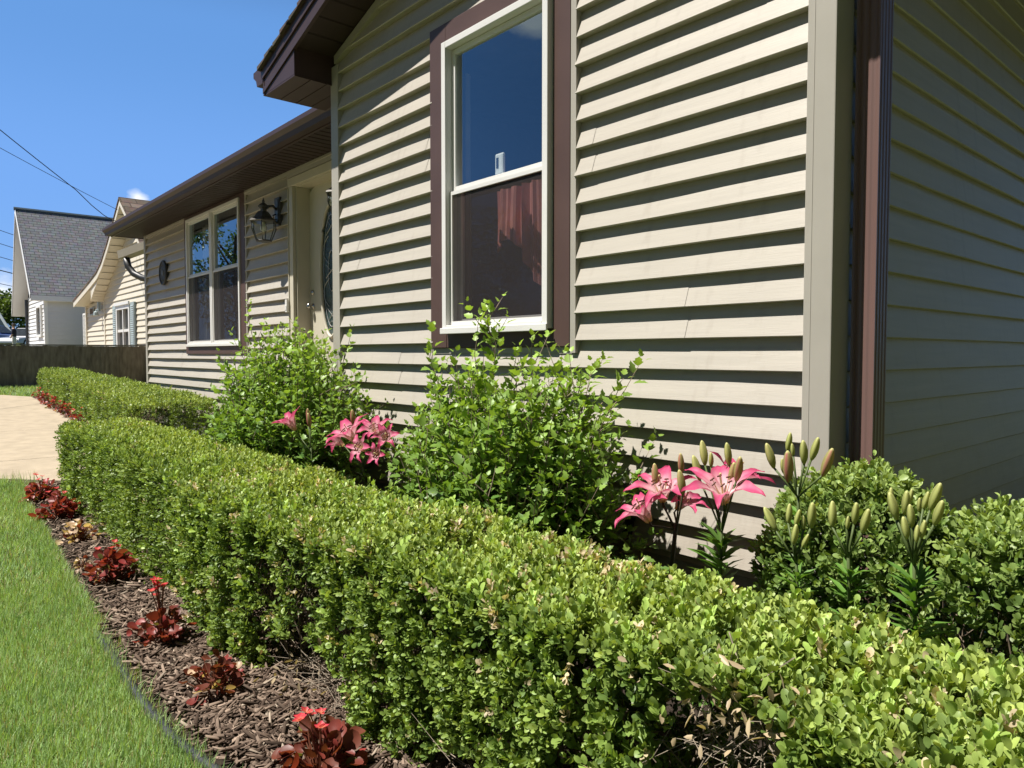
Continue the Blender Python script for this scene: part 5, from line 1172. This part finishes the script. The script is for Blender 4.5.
def person(loc, rz):
    T = thing('person', loc, 'person in dark top and pale trousers standing beyond the fence by the cars', 'person')
    V = [(0, 0, .95), (0, 0, 1.12), (0, 0, 1.32), (0, 0, 1.45), (0, .0, 1.52), (0, .02, 1.60), (0, .03, 1.70),
         (.09, 0, .90), (.10, .02, .50), (.10, -.02, .09), (.11, .12, .04), (-.09, 0, .90), (-.10, .0, .50), (-.10, -.03, .09), (-.11, .11, .04),
         (.18, 0, 1.40), (.23, .0, 1.13), (.20, .14, .93), (.19, .18, .86), (-.18, 0, 1.40), (-.23, -.01, 1.13), (-.21, .10, .92), (-.20, .14, .85)]
    Rr = [.135, .125, .145, .10, .055, .085, .085, .095, .065, .045, .04, .095, .065, .045, .04, .065, .048, .036, .035, .065, .048, .036, .035]
    Ed = [(0, 1), (1, 2), (2, 3), (3, 4), (4, 5), (5, 6), (0, 7), (7, 8), (8, 9), (9, 10), (0, 11), (11, 12), (12, 13), (13, 14), (3, 15), (15, 16), (16, 17), (17, 18), (3, 19), (19, 20), (20, 21), (21, 22)]
    R_ = Matrix.Rotation(rz, 3, 'Z'); me = bpy.data.meshes.new('body'); me.from_pydata([tuple(R_ @ Vector(v)+Vector(loc)) for v in V], Ed, []); me.update()
    o = bpy.data.objects.new('body', me); COL.objects.link(o); me.materials.append(MT['skin']); me.materials.append(MT['shirt']); me.materials.append(MT['trouser'])
    sk = o.modifiers.new('skin', 'SKIN')
    for i, r in enumerate(Rr): me.skin_vertices[0].data[i].radius = (r, r)
    me.skin_vertices[0].data[0].use_root = True
    sm_ = o.modifiers.new('sub', 'SUBSURF'); sm_.levels = 2; sm_.render_levels = 2
    dg = bpy.context.evaluated_depsgraph_get(); ev = bpy.data.meshes.new_from_object(o.evaluated_get(dg)); o.modifiers.clear(); o.data = ev
    ev.materials.clear(); [ev.materials.append(MT[k]) for k in ('skin', 'shirt', 'trouser')]
    for p in ev.polygons:
        z = p.center.z-loc[2]; c = R_.transposed() @ (p.center-Vector(loc)); p.material_index = 2 if z < .98 and abs(c.x) < .17 else 1 if (z < 1.47 and not (z < 1.12 and abs(c.x) > .15)) else 0; p.use_smooth = True
    adopt(o, T)
    b = MB(); b.lathe([(.0, 1.655), (.092, 1.66), (.098, 1.72), (.07, 1.775), (0, 1.79)], (0, 0, 0), 12); b.v = [tuple(R_ @ (Vector(v)+Vector((0, .012, 0)))+Vector(loc)) for v in b.v]; b.build('hair', MT['hair'], T, smooth=True)
person(far(15, 44), rad(150))

# wires and far pole
def wire(name, pts, r, label, group='overhead wires'):
    b = MB(); b.tube(pts, r, 5); return tag(b.build(name, MT['wire']), label, 'wire', group)
def sag(A, B, s, n=16): return [tuple(np.array(A)*(1-t)+np.array(B)*t-np.array([0, 0, 4*s*t*(1-t)])) for t in np.linspace(0, 1, n)]
A1 = (-21.6, 2.55, 4.95)
wire('overhead_wire', [A1, (-21.62, 2.45, 4.96), (-21.5, 2.2, 5.06), (-21.2, 1.85, 5.24)]+sag((-20.7, 1.4, 5.5), (-16, -5.5, 9.6), .12), .011, 'thicker black overhead cable dipping to the peak of the cream house')
wire('overhead_wire', sag((-21.5, 2.55, 5.25), (-16, -5.5, 7.7), .12), .007, 'thin lower overhead wire running to the peak of the cream house')
for k in range(6): wire('overhead_wire', sag((-42, -9, 11.0-k*.95), (-60, 15, 6.6-k*.62), .35), .018 if k != 3 else .03, 'thin far wire, '+ORD[k]+' from the top of those beside the grey roof', 'far wires at the left edge')
PL_ = thing('utility_pole', (-44.6, .8, .9), 'dark utility pole at the extreme left edge above the cars', 'pole')
b = MB(); b.tube([(-44.6, .78, .8), (-44.6, .78, 6.1)], .12, 8, .09); b.build('pole', MT['wood'], PL_); b = MB(); b.box(-44.68, -44.52, -.2, 1.76, 5.7, 5.82); b.build('crossarm', MT['wood'], PL_)

# ================================================================== TREES
def tree(loc, h, r, label, n=2600, leaf=.20, seed=1, col=(.07, .12, .028), group='trees around the yard'):
    rg = np.random.default_rng(seed); T = thing('leafy_tree', loc, label, 'tree', group); x, y, z = loc
    b = MB(); b.tube([(x, y, z-.1), (x+.1, y, z+h*.25), (x-.05, y+.1, z+h*.5), (x, y, z+h*.8)], h*.028, 8, h*.008)
    cl = []
    for k in range(26):
        a = rg.uniform(0, 2*PI); q = math.sqrt(rg.random()); zz = rg.uniform(.30, .97); rad_ = r*math.sin(PI*min(1, (zz-.12)/.95))**.7*q
        c = np.array([x+rad_*math.cos(a), y+rad_*math.sin(a), z+h*zz*.97]); cl.append(c)
        if k % 2 == 0: b.tube([(x, y, z+h*max(.2, zz-.28)), tuple((c+np.array([x, y, z+h*zz*.8]))/2), tuple(c)], h*.008, 5, .02)
    b.build('trunk', MT['bark'], T)
    cl = np.array(cl); i = rg.integers(0, len(cl), n); d = rg.normal(0, 1, (n, 3)); d /= np.linalg.norm(d, axis=1, keepdims=True)
    P = cl[i]+d*(r*.30*rg.random((n, 1))**.45)*np.array([1, 1, .7]); D = d+rg.normal(0, .5, (n, 3)); N_ = rg.normal(0, .5, (n, 3))+UPV
    C = np.array(col)*rg.uniform(.6, 1.5, (n, 1)); leaves('crown', LEAF4, P, D, N_, leaf*rg.uniform(.7, 1.3, n), C, MT['leaf'], T, W=1.6*np.ones(n)); return T
tree((-89, 7.6, 2.8), 4.4, 4.2, 'green tree far behind the cars at the left edge', 5200, .34, 3, (.085, .13, .03))
def put(src, loc, sc, rz):
    c = src.copy(); COL.objects.link(c); c.location = loc; c.scale = (sc, sc, sc); c.rotation_euler = (0, 0, rz)
    for ch in src.children:
        d = ch.copy(); COL.objects.link(d); d.parent = c; d.matrix_parent_inverse = ch.matrix_parent_inverse.copy()
    return c
t0 = tree((-27, -6.5, .5), 6.6, 3.6, 'broad street tree outside the picture, mirrored in the window glass', 11000, .13, 5)
OH = thing('sky_block_house', (9, 3, 0), 'olive house shape added out of view on the right to block sky light', 'house')  # made-up house, unseen, blocks sky light from the side wall
b = MB(); b.box(5.4, 12, -3.0, 12, -.1, 6.4); b.build('wall', mat('olive_siding', (.085, .08, .055), .7, .2), OH)
b = MB(); b.prism([(4.9, -3.4, 6.3), (8.7, -3.4, 9.6), (12.5, -3.4, 6.3)], (0, 15.8, 0)); b.build('roof', MT['shingle_grey'], OH)
for loc, sc, rz in (((-30, -11, .6), 1.15, 1), ((-20, -19.5, 0), 1.18, 2), ((-25, -15.5, .3), 1.1, 3), ((-33, -16, .6), 1.2, .7)): put(t0, loc, sc, rz)

t1 = tree((-2, -20.5, 0), 14, 6.2, 'tall dense tree across the street, added out of view to block low sky light', 15000, .34, 9, (.05, .085, .02), 'trees added across the street to block sky light')  # unseen treeline added to cut low sky light on the front wall
for loc, sc, rz in (((-9.5, -23, 0), .95, 1.1), ((5, -20.5, 0), 1.05, 2.3), ((12, -19.5, 0), 1.0, 4.0), ((19, -16, 0), 1.0, 5.2), ((16.5, -8.5, 0), .95, .6), ((-16, -27, 0), .8, 3.0), ((27, -12, 0), 1.1, 2.0)): put(t1, loc, sc, rz)
